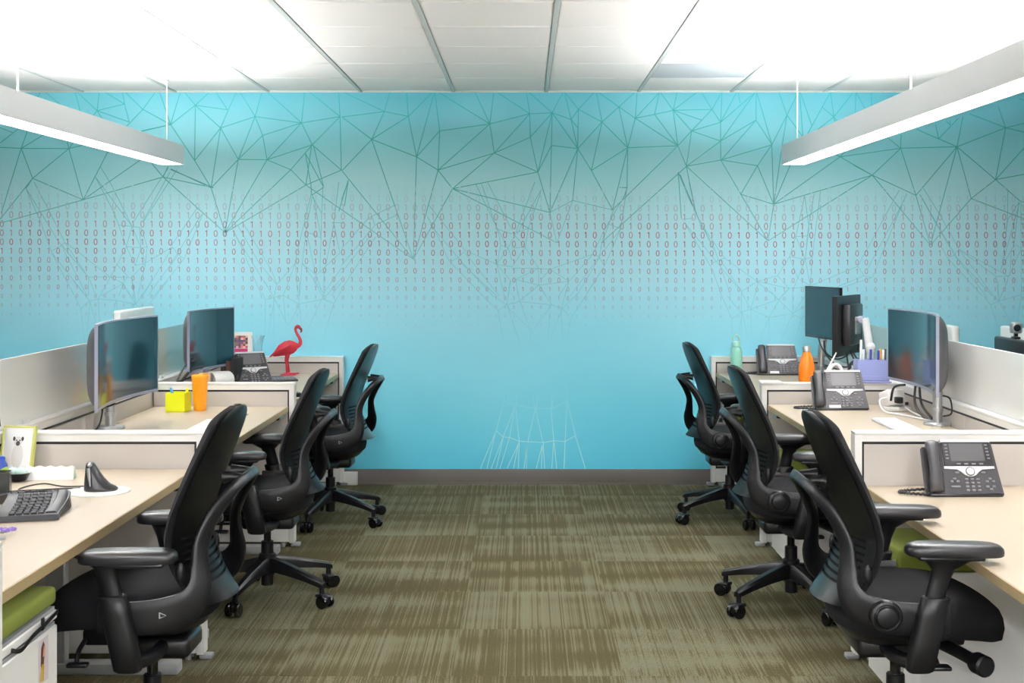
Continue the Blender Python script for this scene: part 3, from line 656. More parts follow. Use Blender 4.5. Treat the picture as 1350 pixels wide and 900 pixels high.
def chair_pan():
    bm = BM(); rows = []
    for sc, z in ((0.35, 0.355), (0.6, 0.362), (0.8, 0.38), (0.92, 0.402), (0.96, 0.42)):
        ring = []
        for i in range(28):
            a = 2 * math.pi * i / 28; ca, sa = math.cos(a), math.sin(a)
            x = math.copysign(abs(ca) ** 0.75, ca); y = math.copysign(abs(sa) ** 0.75, sa)
            px = 0.0 + x * 0.195 * sc - 0.02 * (0.42 - z) / 0.065; ring.append(Vector((px, y * 0.225 * sc, z)))
        rows.append(ring)
    rings(bm, rows); return bm
FR = [((0.075, 0.268, 0.492), (0, 1, 0), 0.086), ((0.0, 0.274, 0.492), (0, 1, 0), 0.088), ((-0.09, 0.274, 0.497), (0.0, 1, 0), 0.094), ((-0.165, 0.262, 0.52), (-0.25, 1, -0.1), 0.09), ((-0.198, 0.248, 0.57), (-0.5, 1, 0), 0.066),
      ((-0.197, 0.236, 0.63), (-0.7, 1, 0), 0.052), ((-0.198, 0.222, 0.69), (-1, 0.9, 0), 0.047), ((-0.222, 0.203, 0.75), (-1, 0.7, 0.2), 0.042), ((-0.254, 0.172, 0.80), (-1, 0.4, 0.5), 0.036), ((-0.278, 0.12, 0.83), (-1, 0.1, 0.6), 0.032), ((-0.286, 0.05, 0.838), (-1, 0, 0.6), 0.03), ((-0.287, 0.0, 0.839), (-1, 0, 0.6), 0.03)]
def chair_frame():
    pts = [f[0] for f in FR]; nr = [f[1] for f in FR]; wd = [f[2] for f in FR]
    pts2 = [(x, -y, z) for x, y, z in pts[:-1]][::-1]; nr2 = [(a, -b, c) for a, b, c in nr[:-1]][::-1]
    P = [(x, y, z) for x, y, z in pts] + pts2; N = nr + nr2; W = wd + wd[:-1][::-1]
    bm = BM(); band(bm, P, N, W, [0.024] * 4 + [0.02] * (len(P) - 8) + [0.024] * 4, k=5, n=12); return bm
def base_leg_bm():
    bm = BM(); rr = []
    for x, z, w_, h in ((0.02, 0.158, 0.056, 0.06), (0.06, 0.156, 0.052, 0.056), (0.14, 0.143, 0.046, 0.045), (0.24, 0.122, 0.04, 0.034), (0.312, 0.104, 0.034, 0.028), (0.326, 0.098, 0.026, 0.022)):
        rr.append([Vector((x, w_ / 2 * a, z + h / 2 * c)) for a, c in ((-1, -1), (1, -1), (1, 0.4), (0.55, 1), (-0.55, 1), (-1, 0.4))])
    rings(bm, rr)
    cyl(bm, 0.012, 0.05, 0.095, 10, T(0.312, 0, 0)); return bm
def build_chair():
    t = thing('task_chair', 'black task chair', 'chair')
    part('seat', chair_seat(), BLKFABRIC, t, angle=60)
    part('seat_pan', chair_pan(), BLKPLASTIC, t, angle=60)
    part('backrest_shell', chair_backrest(), SHELLMAT, t, angle=50)
    part('back_cushion', chair_cushion(), BLKFABRIC, t, angle=60)
    part('back_frame', chair_frame(), BLKPLASTIC, t, angle=50)
    for y in (-0.06, 0.06):
        bm = BM(); tube(bm, [(-0.282, y, 0.838), (-0.25, y, 0.842), (-0.222, y, 0.84)], [0.011, 0.013, 0.02], 10); part('frame_bracket', bm, BLKPLASTIC, t)
    for s in (-1, 1):
        bm = BM(); rr = []
        for x, z, a, c in ((-0.015, 0.352, 0.03, 0.02), (-0.013, 0.358, 0.038, 0.027), (0.0, 0.43, 0.041, 0.029), (0.018, 0.51, 0.04, 0.028), (0.03, 0.556, 0.039, 0.027), (0.031, 0.56, 0.034, 0.022)):
            rr.append([Vector((x + a * math.copysign(abs(math.cos(q)) ** 0.7, math.cos(q)), s * 0.293 + c * math.copysign(abs(math.sin(q)) ** 0.7, math.sin(q)), z)) for q in [2 * math.pi * i / 20 for i in range(20)]])
        rings(bm, rr); part('arm_sleeve', bm, BLKPLASTIC, t, angle=50)
        bm = BM(); rr = []
        for x, z, a, c in ((0.024, 0.54, 0.029, 0.017), (0.04, 0.60, 0.028, 0.016), (0.052, 0.635, 0.032, 0.018), (0.062, 0.655, 0.06, 0.026), (0.066, 0.664, 0.075, 0.03)):
            rr.append([Vector((x + a * math.cos(q), s * 0.293 + c * math.sin(q), z)) for q in [2 * math.pi * i / 16 for i in range(16)]])
        rings(bm, rr); part('arm_post', bm, BLKPLASTIC, t, angle=50)
        bm = BM(); box(bm, -0.02, 0.16, s * 0.288 - 0.035, s * 0.288 + 0.035, 0.662, 0.675, 0.005, 2); part('arm_slide', bm, BLKPLASTIC, t)
        bm = BM(); rr = []
        for sc, z in ((0.95, 0.672), (0.99, 0.675), (1.0, 0.684), (0.985, 0.694), (0.93, 0.7015), (0.84, 0.705), (0.5, 0.707), (0.15, 0.7075)):
            rr.append([Vector((0.085 + 0.135 * sc * math.copysign(abs(math.cos(q)) ** 0.5, math.cos(q)), s * 0.282 + 0.046 * sc * math.copysign(abs(math.sin(q)) ** 0.6, math.sin(q)), z - 0.05 * (0.6 * (0.085 + 0.135 * math.cos(q)) / 1) * (0.3 if math.cos(q) > 0 else 0))) for q in [2 * math.pi * i / 28 for i in range(28)]])
        rings(bm, rr); part('armrest_pad', bm, PADMAT, t, angle=60)
        bm = BM(); tube(bm, [(-0.005, s * 0.285, 0.372), (-0.03, s * 0.24, 0.365), (-0.05, s * 0.16, 0.36), (-0.05, s * 0.08, 0.36)], [0.024, 0.021, 0.02, 0.02], 12); part('arm_bracket', bm, BLKPLASTIC, t)
    bm = BM(); box(bm, -0.13, 0.1, -0.085, 0.085, 0.325, 0.385, 0.018, 3); box(bm, 0.06, 0.19, -0.06, 0.06, 0.355, 0.405, 0.012, 2); part('tilt_mechanism', bm, BLKPLASTIC, t)
    bm = BM(); cyl(bm, 0.027, 0.06, 0.26, 20, b=0.003); cyl(bm, 0.037, 0.11, 0.205, 20, b=0.005); part('base_hub', bm, BLKPLASTIC, t)
    bm = BM(); cyl(bm, 0.016, 0.25, 0.335, 16); part('gas_column', bm, BLKGLOSS, t)
    bm = BM()                                # small triangular maker's mark on the left side of the frame
    M = T(-0.105, 0.2862, 0.502) @ RX(R(90)) @ RY(math.pi)
    prism(bm, [(-0.009, -0.008), (-0.006, -0.008), (-0.006, 0.008), (-0.009, 0.008)], -0.0012, 0.0008, M); prism(bm, [(-0.006, 0.008), (0.010, 0.001), (0.010, -0.001), (-0.006, 0.0055)], -0.0012, 0.0008, M); prism(bm, [(-0.006, -0.008), (0.010, -0.001), (0.0065, -0.0025), (-0.006, -0.0055)][::1], -0.0012, 0.0008, M)
    part('emblem', bm, GREYTRIM, t)
    # round back-tension knob on the right side
    bm = BM(); M = T(-0.105, -0.284, 0.503) @ RX(R(90))
    lathe(bm, [(0.046, 0.0), (0.046, 0.008), (0.042, 0.015), (0.036, 0.017), (0.033, 0.015), (0.03, 0.017), (0.028, 0.024), (0.02, 0.027)], 32, M); k = part('tension_knob', bm, BLKPLASTIC, t)
    bm = BM(); tube(bm, [(0.08, -0.08, 0.385), (0.13, -0.19, 0.375), (0.16, -0.265, 0.365)], 0.018, 10); lathe(bm, [(0.026, 0), (0.03, 0.01), (0.03, 0.05), (0.024, 0.056)], 20, T(0.155, -0.245, 0.366) @ RX(R(90)) @ RY(R(14))); part('tilt_crank', bm, BLKPLASTIC, t)
    bm = BM(); tube(bm, [(0.16, 0.12, 0.39), (0.165, 0.16, 0.37), (0.165, 0.18, 0.345)], 0.007, 8); box(bm, 0.13, 0.19, 0.17, 0.2, 0.333, 0.345, 0.005, 2); part('height_lever', bm, BLKPLASTIC, t)
    bm = BM(); tube(bm, [(0.03, -0.12, 0.385), (0.05, -0.2, 0.375), (0.05, -0.25, 0.36)], 0.006, 8); box(bm, 0.03, 0.085, -0.27, -0.23, 0.345, 0.357, 0.005, 2); part('seat_lever', bm, BLKPLASTIC, t)
    for s in (-1, 1):                        # lumbar sliders on the shell's edge
        bm = BM(); x, w_ = prof(0.60); ell(bm, (x + 0.048, s * (w_ + 0.002), 0.60), 0.014, 0.008, 0.03); part('lumbar_slider', bm, BLKPLASTIC, t)
    lm = mesh_of('base_leg', base_leg_bm(), BLKPLASTIC)
    bm = BM(); box(bm, 0.294, 0.352, -0.012, 0.012, 0.02, 0.056, 0.008, 3); box(bm, 0.29, 0.334, -0.026, 0.026, 0.046, 0.062, 0.007, 3); cm_ = mesh_of('caster', bm, BLKPLASTIC)
    wms = []
    for s in (-1, 1):
        bm = BM(); M = T(0.328, s * 0.021, 0.0295) @ RX(R(90))
        lathe(bm, [(0.010, -0.0085), (0.021, -0.0085 if s < 0 else -0.007), (0.0262, -0.0085), (0.029, -0.006), (0.0295, 0), (0.029, 0.006), (0.0262, 0.0085), (0.021, 0.0085), (0.010, 0.0085)], 24, M); wms.append(mesh_of('caster_wheel', bm, BLKGLOSS))
    for k in range(5):
        a = 2 * math.pi * k / 5
        link('base_leg', lm, t, rot=(0, 0, a))
        c = link('caster', cm_, t, rot=(0, 0, a))
        for wm in wms: link('caster_wheel', wm, c)
    return t
proto = build_chair()
def place_chair(o, x, y, rz, base, label, swivel=None):
    o.location = (x, y, 0); o.rotation_euler = (0, 0, rz); o['label'] = label; o['group'] = 'black task chairs along the two desk rows'
    k = 0
    for ch in o.children:
        if ch.name.startswith(('base_leg', 'caster')):
            kind = 'l' if ch.name.startswith('base_leg') else 'c'
            ch.rotation_euler.z += R(base) - rz
    return o
CH_ = [(1.10, 4.02, 0, 26, 'black task chair nearest on the right, its whole seat and round knob showing'),
       (1.14, 5.80, 0, 0, 'middle black task chair of the right row, beside the nearest right one'),
       (1.17, 7.73, 2, -8, 'farthest black task chair of the right row, closest to the mural wall'),
       (-1.10, 4.00, 180, 50, 'black task chair nearest on the left, in front of the black split keyboard desk'),
       (-1.13, 5.94, 180, 40, 'middle black task chair of the left row, with three castors showing on the carpet'),
       (-1.10, 7.66, 178, 39, 'farthest black task chair of the left row, closest to the mural wall')]
chairs = [proto] + [copy_tree(proto) for _ in CH_[1:]]
for o, (x, y, a, bs, lb) in zip(chairs, CH_): place_chair(o, x, y, R(a), bs, lb)
for o, zs, up in zip(chairs, (0.998, 0.99, 0.972, 1.015, 0.966, 0.966), (0.015, 0.015, 0.015, 0.042, 0.015, 0.015)):
    o.scale = (1, 1, zs)                     # seats set to different heights
    for ch in o.children:
        if ch.name.startswith(('seat.', 'seat_pan')) or ch.name == 'seat': ch.location.z = up
for ch in chairs[3].children:                # its armrests are set further back and lower
    if ch.name.startswith(('armrest_pad', 'arm_slide')): ch.location = (-0.095, 0, -0.026)
# ------------------------------------------------------------------ desk phones
def build_phone():
    t = thing('desk_phone', 'desk phone', 'phone')
    TILT = R(62)                                            # face plane: u right, v up the slope, n outwards
    M = T(0, -0.055, 0.006) @ RX(TILT)                      # local xy = face, z = outwards
    H = 0.205
    bm = BM(); prism(bm, [(-0.075, 0.0), (0.135, 0.0), (0.135, 0.004), (0.118, H), (-0.068, H), (-0.08, 0.004)], -0.022, 0.0, M); bmesh.ops.bevel(bm, geom=bm.edges[:], offset=0.004, segments=2, affect='EDGES'); body = part('phone_body', bm, PHONE, t)
    bm = BM(); box(bm, -0.128, 0.13, -0.06, 0.02, 0.0, 0.012, 0.004, 2); box(bm, -0.03, 0.09, 0.0, 0.075, 0.0, 0.008, 0.003, 1)
    prism(bm, [(-0.03, 0.0), (0.1, 0.0), (0.08, 0.13), (-0.01, 0.13)], -0.03, -0.022, M); box(bm, 0.0, 0.07, 0.045, 0.052, 0.004, 0.1, M=T(0, 0.012, 0) @ RX(R(20))); part('phone_stand', bm, PHONEDARK, t)
    bm = BM(); prism(bm, [(-0.062, 0.108), (0.113, 0.108), (0.108, H - 0.008), (-0.064, H - 0.008)], 0.0005, 0.006, M); bez = part('display_bezel', bm, PHONEDARK, t)
    bm = BM(); prism(bm, [(-0.068, H - 0.008), (0.111, H - 0.008), (0.110, H + 0.002), (-0.068, H + 0.002)], -0.02, 0.008, M); part('top_trim', bm, SILVERPL, t)
    bm = BM(); prism(bm, [(-0.038, 0.124), (0.084, 0.124), (0.082, H - 0.014), (-0.04, H - 0.014)], 0.0062, 0.0072, M); part('display', bm, PHONESCR, bez)
    for k in range(5):
        for sx_ in (-0.051, 0.098 - 0.001 * k):
            bm = BM(); box(bm, sx_ - 0.005, sx_ + 0.005, 0.133 + 0.0125 * k, 0.138 + 0.0125 * k, 0.006, 0.0085, M=M); part('line_key', bm, PHONEKEY, bez)
    for k in range(4):
        bm = BM(); box(bm, -0.02 + 0.027 * k, -0.006 + 0.027 * k, 0.112, 0.117, 0.006, 0.0085, M=M); part('soft_key', bm, PHONEKEY, bez)
    chev = [(-0.066, 0.107), (0.114, 0.107), (0.115, 0.098), (0.07, 0.095), (0.057, 0.086), (0.045, 0.074), (0.032, 0.069), (0.018, 0.069), (0.006, 0.074), (-0.006, 0.086), (-0.02, 0.095), (-0.066, 0.098)]
    bm = BM(); prism(bm, chev, 0.0, 0.004, M); part('silver_chevron', bm, SILVERPL, t)
    bm = BM(); cyl(bm, 0.0165, 0.003, 0.0055, 24, M @ T(0.025, 0.087, 0)); nav = part('navigation_ring', bm, PHONE, t)
    bm = BM(); cyl(bm, 0.0135, 0.005, 0.0075, 24, M @ T(0.025, 0.087, 0), b=0.001); part('navigation_button', bm, SILVERPL, nav)
    def key(x, y, w_=0.012, h_=0.0085):
        bm = BM(); box(bm, x - w_ / 2, x + w_ / 2, y - h_ / 2, y + h_ / 2, 0.0, 0.0045, 0.0018, 1, M); part('key', bm, PHONEKEY, t)
    for r_ in range(4):
        for c_ in range(3): key(0.008 + 0.0205 * c_, 0.058 - 0.0135 * r_)
    for x, y in ((-0.035, 0.06), (-0.046, 0.05), (-0.024, 0.05), (0.092, 0.06), (0.081, 0.05), (0.103, 0.05), (0.08, 0.031), (0.103, 0.031), (0.092, 0.021)): key(x, y)
    key(-0.022, 0.083, 0.016, 0.007); key(0.072, 0.083, 0.016, 0.007); key(-0.034, 0.031, 0.034, 0.007)
    # handset in its cradle on the left
    bm = BM(); prism(bm, [(-0.14, 0.0), (-0.082, 0.0), (-0.076, H - 0.02), (-0.135, H - 0.02)], -0.03, -0.008, M); bmesh.ops.bevel(bm, geom=bm.edges[:], offset=0.004, segments=2, affect='EDGES'); part('handset_cradle', bm, PHONE, t)
    bm = BM(); rr = []
    for v, z, a, c in ((0.008, 0.012, 0.018, 0.008), (0.014, 0.016, 0.024, 0.016), (0.04, 0.02, 0.025, 0.018), (0.07, 0.026, 0.021, 0.012), (0.11, 0.028, 0.02, 0.011), (0.145, 0.024, 0.022, 0.014), (0.175, 0.018, 0.024, 0.018), (0.193, 0.013, 0.021, 0.015), (0.2, 0.01, 0.014, 0.008)):
        rr.append([M @ Vector((-0.108 + 0.02 * v + a * math.copysign(abs(math.cos(q)) ** 0.7, math.cos(q)), v, z + c * math.copysign(abs(math.sin(q)) ** 0.7, math.sin(q)))) for q in [2 * math.pi * i / 18 for i in range(18)]])
    rings(bm, rr); part('handset', bm, PHONE, t, angle=60)
    bm = BM(); pts = []
    path = catmull([(-0.108, -0.045, 0.018), (-0.14, -0.05, 0.009), (-0.2, -0.03, 0.009), (-0.225, 0.0, 0.009), (-0.19, 0.03, 0.009), (-0.12, 0.035, 0.012)], 14)
    for i, p in enumerate(path):
        a = i * 1.9; pts.append((p.x, p.y + 0.0016 * math.cos(a), p.z + 0.0016 * math.sin(a)))
    tube(bm, pts, 0.0052, 6, smooth=False); part('coiled_cord', bm, PHONEDARK, t)
    bm = BM(); box(bm, -0.062, -0.004, 0.004, 0.022, 0.0, 0.0012, M=M); part('name_strip', bm, PHONE, t)
    return t
ph = build_phone()
PHN = [((1.558, 4.83, ZR[0]), 0, 0.99, 'charcoal desk phone on the nearest right desk, closest to the viewer', False),
       ((1.573, 6.77, ZR[1]), 0, 1.0, 'charcoal desk phone with white name strip on the middle right desk', True),
       ((1.627, 8.70, ZR[2]), 2, 1.0, 'charcoal desk phone between the mint and orange bottles', True),
       ((-1.655, 8.1, ZL[2]), 33, 1.0, 'charcoal desk phone on the farthest left desk, beside the dark calculator', False)]
phones = [ph] + [copy_tree(ph) for _ in PHN[1:]]
for o, (p, a, sc, lb, strip) in zip(phones, PHN):
    o.location = p; o.rotation_euler.z = R(a); o.scale = (sc, sc, sc); o['label'] = lb; o['group'] = 'charcoal desk phones'
    for ch in o.children:
        if ch.name.startswith('name_strip') and strip:
            me = ch.data.copy(); me.materials[0] = PAPER; ch.data = me; ch['label'] = 'white paper name strip'

# ------------------------------------------------------------------ monitors (screen faces local -y)
def monitor(name, label, W, H, c, yaw, Rc=None, back=MONBACK, edge=MONEDGE, bulge=0.06, th=0.014, scr=SCREEN, bez=0.007, chin=0.014, kind='curved', tilt=0):
    t = thing(name, label, 'monitor', c, R(yaw)); t.rotation_euler = (R(tilt), 0, R(yaw))
    N = 24 if Rc else 2
    fy = (lambda x: -(x * x) / (2 * Rc) + (W / 2) ** 2 / (2 * Rc) * 0.5) if Rc else (lambda x: 0)
    xs = [-W / 2 + W * i / N for i in range(N + 1)]
    bm = BM()                                               # slim rim
    rings(bm, [[Vector((x, fy(x), -H / 2)), Vector((x, fy(x), H / 2)), Vector((x, fy(x) + th, H / 2)), Vector((x, fy(x) + th, -H / 2))] for x in xs])
    part('bezel', bm, edge, t)
    bm = BM()
    rr = []
    for x in [a * (W - 2 * bez) / W for a in xs]: rr.append([Vector((x, fy(x) - 0.0008, -H / 2 + chin)), Vector((x, fy(x) - 0.0008, H / 2 - bez)), Vector((x, fy(x) + 0.003, H / 2 - bez)), Vector((x, fy(x) + 0.003, -H / 2 + chin))])
    rings(bm, rr); part('screen', bm, scr, t)
    bm = BM(); rr = []
    nb = 8
    for i in range(nb + 1):                                 # bulged back shell
        q = i / nb; s = math.cos(q * math.pi / 2) ** 0.75 if i < nb else 0.03
        ring = []
        for k in range(40):
            a = 2 * math.pi * k / 40; ex = 0.28 + 0.3 * q
            x = math.copysign(abs(math.cos(a)) ** ex, math.cos(a)) * (W / 2 - 0.004) * (0.25 + 0.75 * s if s > 0.1 else s); z = math.copysign(abs(math.sin(a)) ** ex, math.sin(a)) * (H / 2 - 0.004) * (0.35 + 0.65 * s if s > 0.1 else s)
            ring.append(Vector((x, (fy(x)) + th * 0.9 + bulge * math.sin(q * math.pi / 2) ** 1.2, z)))
        rr.append(ring)
    if kind == 'curved': rings(bm, rr, cap0=False); part('back_shell', bm, back, t, angle=50)
    else:
        bm.free(); bm = BM(); box(bm, -W * 0.28, W * 0.28, th, th + bulge, -H * 0.33, H * 0.36, 0.012, 2)
        bs = part('back_box', bm, back, t)
        bm = BM()
        for k in range(9): box(bm, -W * 0.284, -W * 0.276, th + 0.012, th + bulge - 0.008, -0.06 + 0.016 * k, -0.053 + 0.016 * k)
        part('vent_slots', bm, REVEAL, bs)
        bm = BM(); box(bm, -0.05, 0.05, th + bulge, th + bulge + 0.012, -0.05, 0.05, 0.003, 1); part('mount_plate', bm, STEEL, t)
    return t
monitor('monitor', 'wide curved monitor on the middle left desk, its blank screen turned to the aisle', 0.90, 0.358, (-1.755, 5.93, 1.042), 90, 1.9)
monitor('monitor', 'curved monitor on the farthest left desk, left of the flamingo', 0.64, 0.345, (-1.80, 7.74, 1.027), 80, 1.5)
monitor('monitor', 'wide curved monitor on the middle right desk, with red bottles mirrored in it', 0.90, 0.358, (1.828, 6.33, 1.062), -92, 1.9)
monitor('monitor', 'flat black monitor facing the aisle on the farthest right desk', 0.52, 0.32, (1.835, 8.37, 1.152), -79, None, back=PHONEDARK, edge=BLKPLASTIC, kind='flat', bulge=0.035, th=0.02)
monitor('monitor', 'flat black monitor showing its back and mount, farthest right desk', 0.52, 0.34, (1.84, 7.80, 1.105), -118, None, back=PHONEDARK, edge=BLKPLASTIC, kind='flat', bulge=0.045, th=0.028)
monitor('monitor', 'black monitor edge at the far left rim of the photo', 0.60, 0.36, (-1.708, 4.05, 1.128), 90, None, back=PHONEDARK, edge=BLKPLASTIC, kind='flat', bulge=0.03, th=0.03, tilt=-8)

def monitor_arm(label, base, joint, plate, z0, col=STEEL, rb=0.062):
    t = thing('clamp_stand', label, 'stand', (base[0], base[1], z0))
    J = Vector(joint) - Vector((base[0], base[1], z0)); P = Vector(plate) - Vector((base[0], base[1], z0))
    bm = BM(); lathe(bm, [(rb, 0.0), (rb, 0.008), (rb * 0.9, 0.014), (0.026, 0.016)], 28); part('base_disc', bm, col, t)
    bm = BM(); cyl(bm, 0.021, 0.014, 0.15, 18, b=0.002); cyl(bm, 0.026, 0.06, 0.078, 18, b=0.002); part('pole', bm, col, t)
    bm = BM(); tube(bm, [(0, 0, 0.13), (J.x * 0.25, J.y * 0.25, 0.13 + (J.z - 0.13) * 0.35), tuple(J)], [0.022, 0.026, 0.017], 12); part('spring_arm', bm, col, t)
    bm = BM(); cyl(bm, 0.02, -0.03, 0.03, 16, T(*J), b=0.003); part('elbow_joint', bm, col, t)
    bm = BM(); tube(bm, [tuple(J), tuple((J + P) / 2), tuple(P)], 0.011, 10); part('head_link', bm, BLKPLASTIC, t)
    return t
monitor_arm('silver clamp arm holding the curved monitor on the middle left desk', (-1.855, 6.06), (-1.893, 6.05, 0.985), (-1.832, 5.96, 1.0), ZL[1])
monitor_arm('silver clamp arm holding the curved monitor on the middle right desk', (1.868, 6.13), (1.898, 6.4, 1.05), (1.884, 6.36, 1.06), ZR[1])
monitor_arm('silver clamp arm behind the curved monitor on the farthest left desk', (-1.868, 7.95), (-1.895, 7.85, 0.98), (-1.89, 7.78, 1.0), ZL[2], rb=0.04)
monitor_arm('silver arm with black base carrying the flat monitor by the mural wall', (1.86, 8.5), (1.892, 8.5, 1.05), (1.886, 8.40, 1.12), ZR[2], rb=0.045)
monitor_arm('silver arm holding the black monitor at the left rim', (-1.84, 4.2), (-1.86, 4.2, 1.0), (-1.75, 4.08, 1.08), ZL[0], rb=0.05)
# white arm on the far right desk
t = thing('clamp_stand', 'white jointed monitor arm behind the black monitor on the farthest right desk', 'stand', (1.885, 7.39, ZR[2]))
WARM = mat('white_arm', srgb(226, 228, 230), 0.3)
bm = BM(); lathe(bm, [(0.03, 0), (0.03, 0.01), (0.018, 0.014), (0.018, 0.23), (0.022, 0.235), (0.022, 0.26), (0.018, 0.265)], 18); part('pole', bm, SILVERPL, t)
bm = BM(); tube(bm, [(0, 0, 0.25), (-0.004, 0.004, 0.27), (-0.022, 0.02, 0.42)], [0.024, 0.022, 0.019], 12); ell(bm, (0, 0, 0.265), 0.026, 0.026, 0.026); part('upper_arm', bm, WARM, t)
bm = BM(); tube(bm, [(-0.022, 0.02, 0.41), (-0.015, 0.16, 0.40), (0.006, 0.30, 0.39), (0.02, 0.36, 0.375)], 0.012, 10); part('head_link', bm, WARM, t)
bm = BM(); cyl(bm, 0.02, -0.014, 0.014, 16, T(-0.045, 0.03, 0.41) @ RX(R(90)), b=0.003); part('swivel_ring', bm, MONEDGE, t)

# far side equipment
def far_monitor(label, x, y0, y1, zt, h, face, col, m2):
    t = thing('monitor', label, 'monitor', (x, (y0 + y1) / 2, 0.735)); L = (y1 - y0) / 2
    bm = BM(); box(bm, -0.02, 0.02, -L, L, zt - h - 0.735, zt - 0.735, 0.012, 3); part('housing', bm, col, t)
    bm = BM(); s = face; box(bm, s * 0.0201, s * 0.0215, -L + 0.012, L - 0.012, zt - h - 0.72, zt - 0.75); part('screen', bm, m2, t)
    bm = BM(); box(bm, -s * 0.03 - 0.015, -s * 0.03 + 0.015, -0.04, 0.04, 0.006, zt - h / 2 - 0.735, 0.004, 1); box(bm, -0.1, 0.1, -0.12, 0.12, 0, 0.008, 0.003, 1); part('stand', bm, col, t)
LGREY = mat('pale_grey_plastic', srgb(205, 210, 208), 0.4); 
far_monitor('white monitor rising behind the left glass screen, back to the viewer', -2.28, 7.56, 8.26, 1.196, 0.36, -1, LGREY, SCREEN)
far_monitor('grey monitor corner rising behind the right glass screen, beside the curved one', 2.28, 7.16, 7.85, 1.13, 0.34, 1, mat('grey_plastic', srgb(176, 182, 180), 0.4), SCREEN)
far_monitor('black topped monitor behind the right glass, under the small camera', 2.52, 6.55, 7.22, 1.075, 0.32, 1, BLKPLASTIC, SCREEN)
far_monitor('white monitor behind the black one at the right rim', 2.64, 6.9, 7.47, 1.118, 0.34, 1, LGREY, SCREEN)
t = thing('webcam', 'small silver webcam on the black monitor at the right rim', 'camera', (2.52, 6.95, 1.0755))
bm = BM(); box(bm, -0.015, 0.015, -0.03, 0.03, 0.0, 0.012, 0.003, 1); box(bm, -0.008, 0.008, -0.01, 0.01, 0.01, 0.03); part('clip', bm, BLKPLASTIC, t)
bm = BM(); box(bm, -0.025, 0.025, -0.03, 0.03, 0.028, 0.085, 0.01, 3); part('camera_body', bm, STEEL, t)
bm = BM(); cyl(bm, 0.018, 0, 0.008, 18, T(-0.005, -0.029, 0.057) @ RX(R(90)), b=0.002); part('camera_lens', bm, BLKGLOSS, t)
t = thing('added_tan_board', 'tan board with pale sheets, added behind the clear left glass for its tone', 'board', (-2.3, 8.5, 0.735))  # board added to give the tan tone seen in the glass
bm = BM(); box(bm, -0.012, 0.012, -0.28, 0.16, 0, 0.30, 0.003, 1); part('board', bm, mat('tan_board_face', srgb(188, 158, 134), 0.9, noise=0.1, nscale=300), t)
bm = BM(); box(bm, 0.0125, 0.014, -0.2, -0.08, 0.10, 0.27); box(bm, 0.0125, 0.014, 0.0, 0.11, 0.15, 0.28); part('pale_sheet', bm, PAPER, t)
bm = BM(); box(bm, -0.06, 0.06, -0.2, 0.1, -0.0, 0.012, 0.002, 1); part('foot', bm, GREYTRIM, t)

# ------------------------------------------------------------------ keyboards
def keyboard(label, c, rz, L, Wd, m, km, rows=5, cols=15, h=0.012):
    t = thing('keyboard', label, 'keyboard', c, R(rz))
    bm = BM(); box(bm, -L / 2, L / 2, -Wd / 2, Wd / 2, 0, h, 0.004, 2); part('base', bm, m, t)
    kw = (L - 0.012) / cols; kh = (Wd - 0.012) / rows
    bm = BM(); box(bm, -kw / 2 + 0.0012, kw / 2 - 0.0012, -kh / 2 + 0.0012, kh / 2 - 0.0012, 0, 0.004, 0.0012, 1); me = mesh_of('key', bm, km)
    for r_ in range(rows):
        for q in range(cols):
            if r_ == 0 and 4 <= q <= 8:
                if q == 6:
                    bm = BM(); box(bm, -kw * 2.5 + 0.0012, kw * 2.5 - 0.0012, -kh / 2 + 0.0012, kh / 2 - 0.0012, 0, 0.004, 0.0012, 1); part('space_bar', bm, km, t, (-L / 2 + 0.006 + kw * (q + 0.5), -Wd / 2 + 0.006 + kh * 0.5, h))
                continue
            link('key', me, t, (-L / 2 + 0.006 + kw * (q + 0.5), -Wd / 2 + 0.006 + kh * (r_ + 0.5), h - 0.0005))
WK = mat('white_key', srgb(236, 236, 236), 0.4); WKB = mat('silver_keyboard', srgb(216, 218, 220), 0.35)
keyboard('thin white keyboard lying on the middle left desk', (-1.43, 6.1, ZL[1]), 90, 0.43, 0.115, WKB, WK)
keyboard('thin white keyboard lying on the middle right desk', (1.665, 6.07, ZR[1]), -90, 0.43, 0.115, WKB, WK)
keyboard('black keyboard half hidden behind the middle left partition', (-1.415, 7.33, ZL[2]), 25, 0.40, 0.13, BLKPLASTIC, PHONEDARK, h=0.02)
# black split ergonomic keyboard
t = thing('keyboard', 'black wavy ergonomic keyboard on the nearest left desk', 'keyboard', (-1.53, 4.22, ZL[0]), R(110))
L_, W_ = 0.46, 0.20
def wave(x): return 0.03 * math.exp(-(x / 0.10) ** 2) + 0.012
outl = []
for i in range(25): x = -L_ / 2 + L_ * i / 24; outl.append((x, -W_ / 2 - 0.02 * math.cos(x / L_ * 2 * math.pi) + 0.01))
for i in range(25): x = L_ / 2 - L_ * i / 24; outl.append((x * 0.93, W_ / 2 - 0.022 * math.cos(x / L_ * 2 * math.pi)))
bm = BM(); a = [bm.verts.new((x, y, 0.002)) for x, y in outl]; b = [bm.verts.new((x * 0.985, y * 0.97, wave(x) + 0.006)) for x, y in outl]
n = len(outl); bm.faces.new(a[::-1])
for i in range(n): bm.faces.new((a[i], a[(i + 1) % n], b[(i + 1) % n], b[i]))
for i in range(24): bm.faces.new((b[i], b[i + 1], b[n - 2 - i], b[n - 1 - i])) if i < 24 else None
KBG = mat('keyboard_shiny_black', srgb(22, 24, 27), 0.42, spec=0.35); part('base', bm, KBG, t)
KK = mat('keyboard_key_grey', srgb(46, 48, 52), 0.6, spec=0.3)
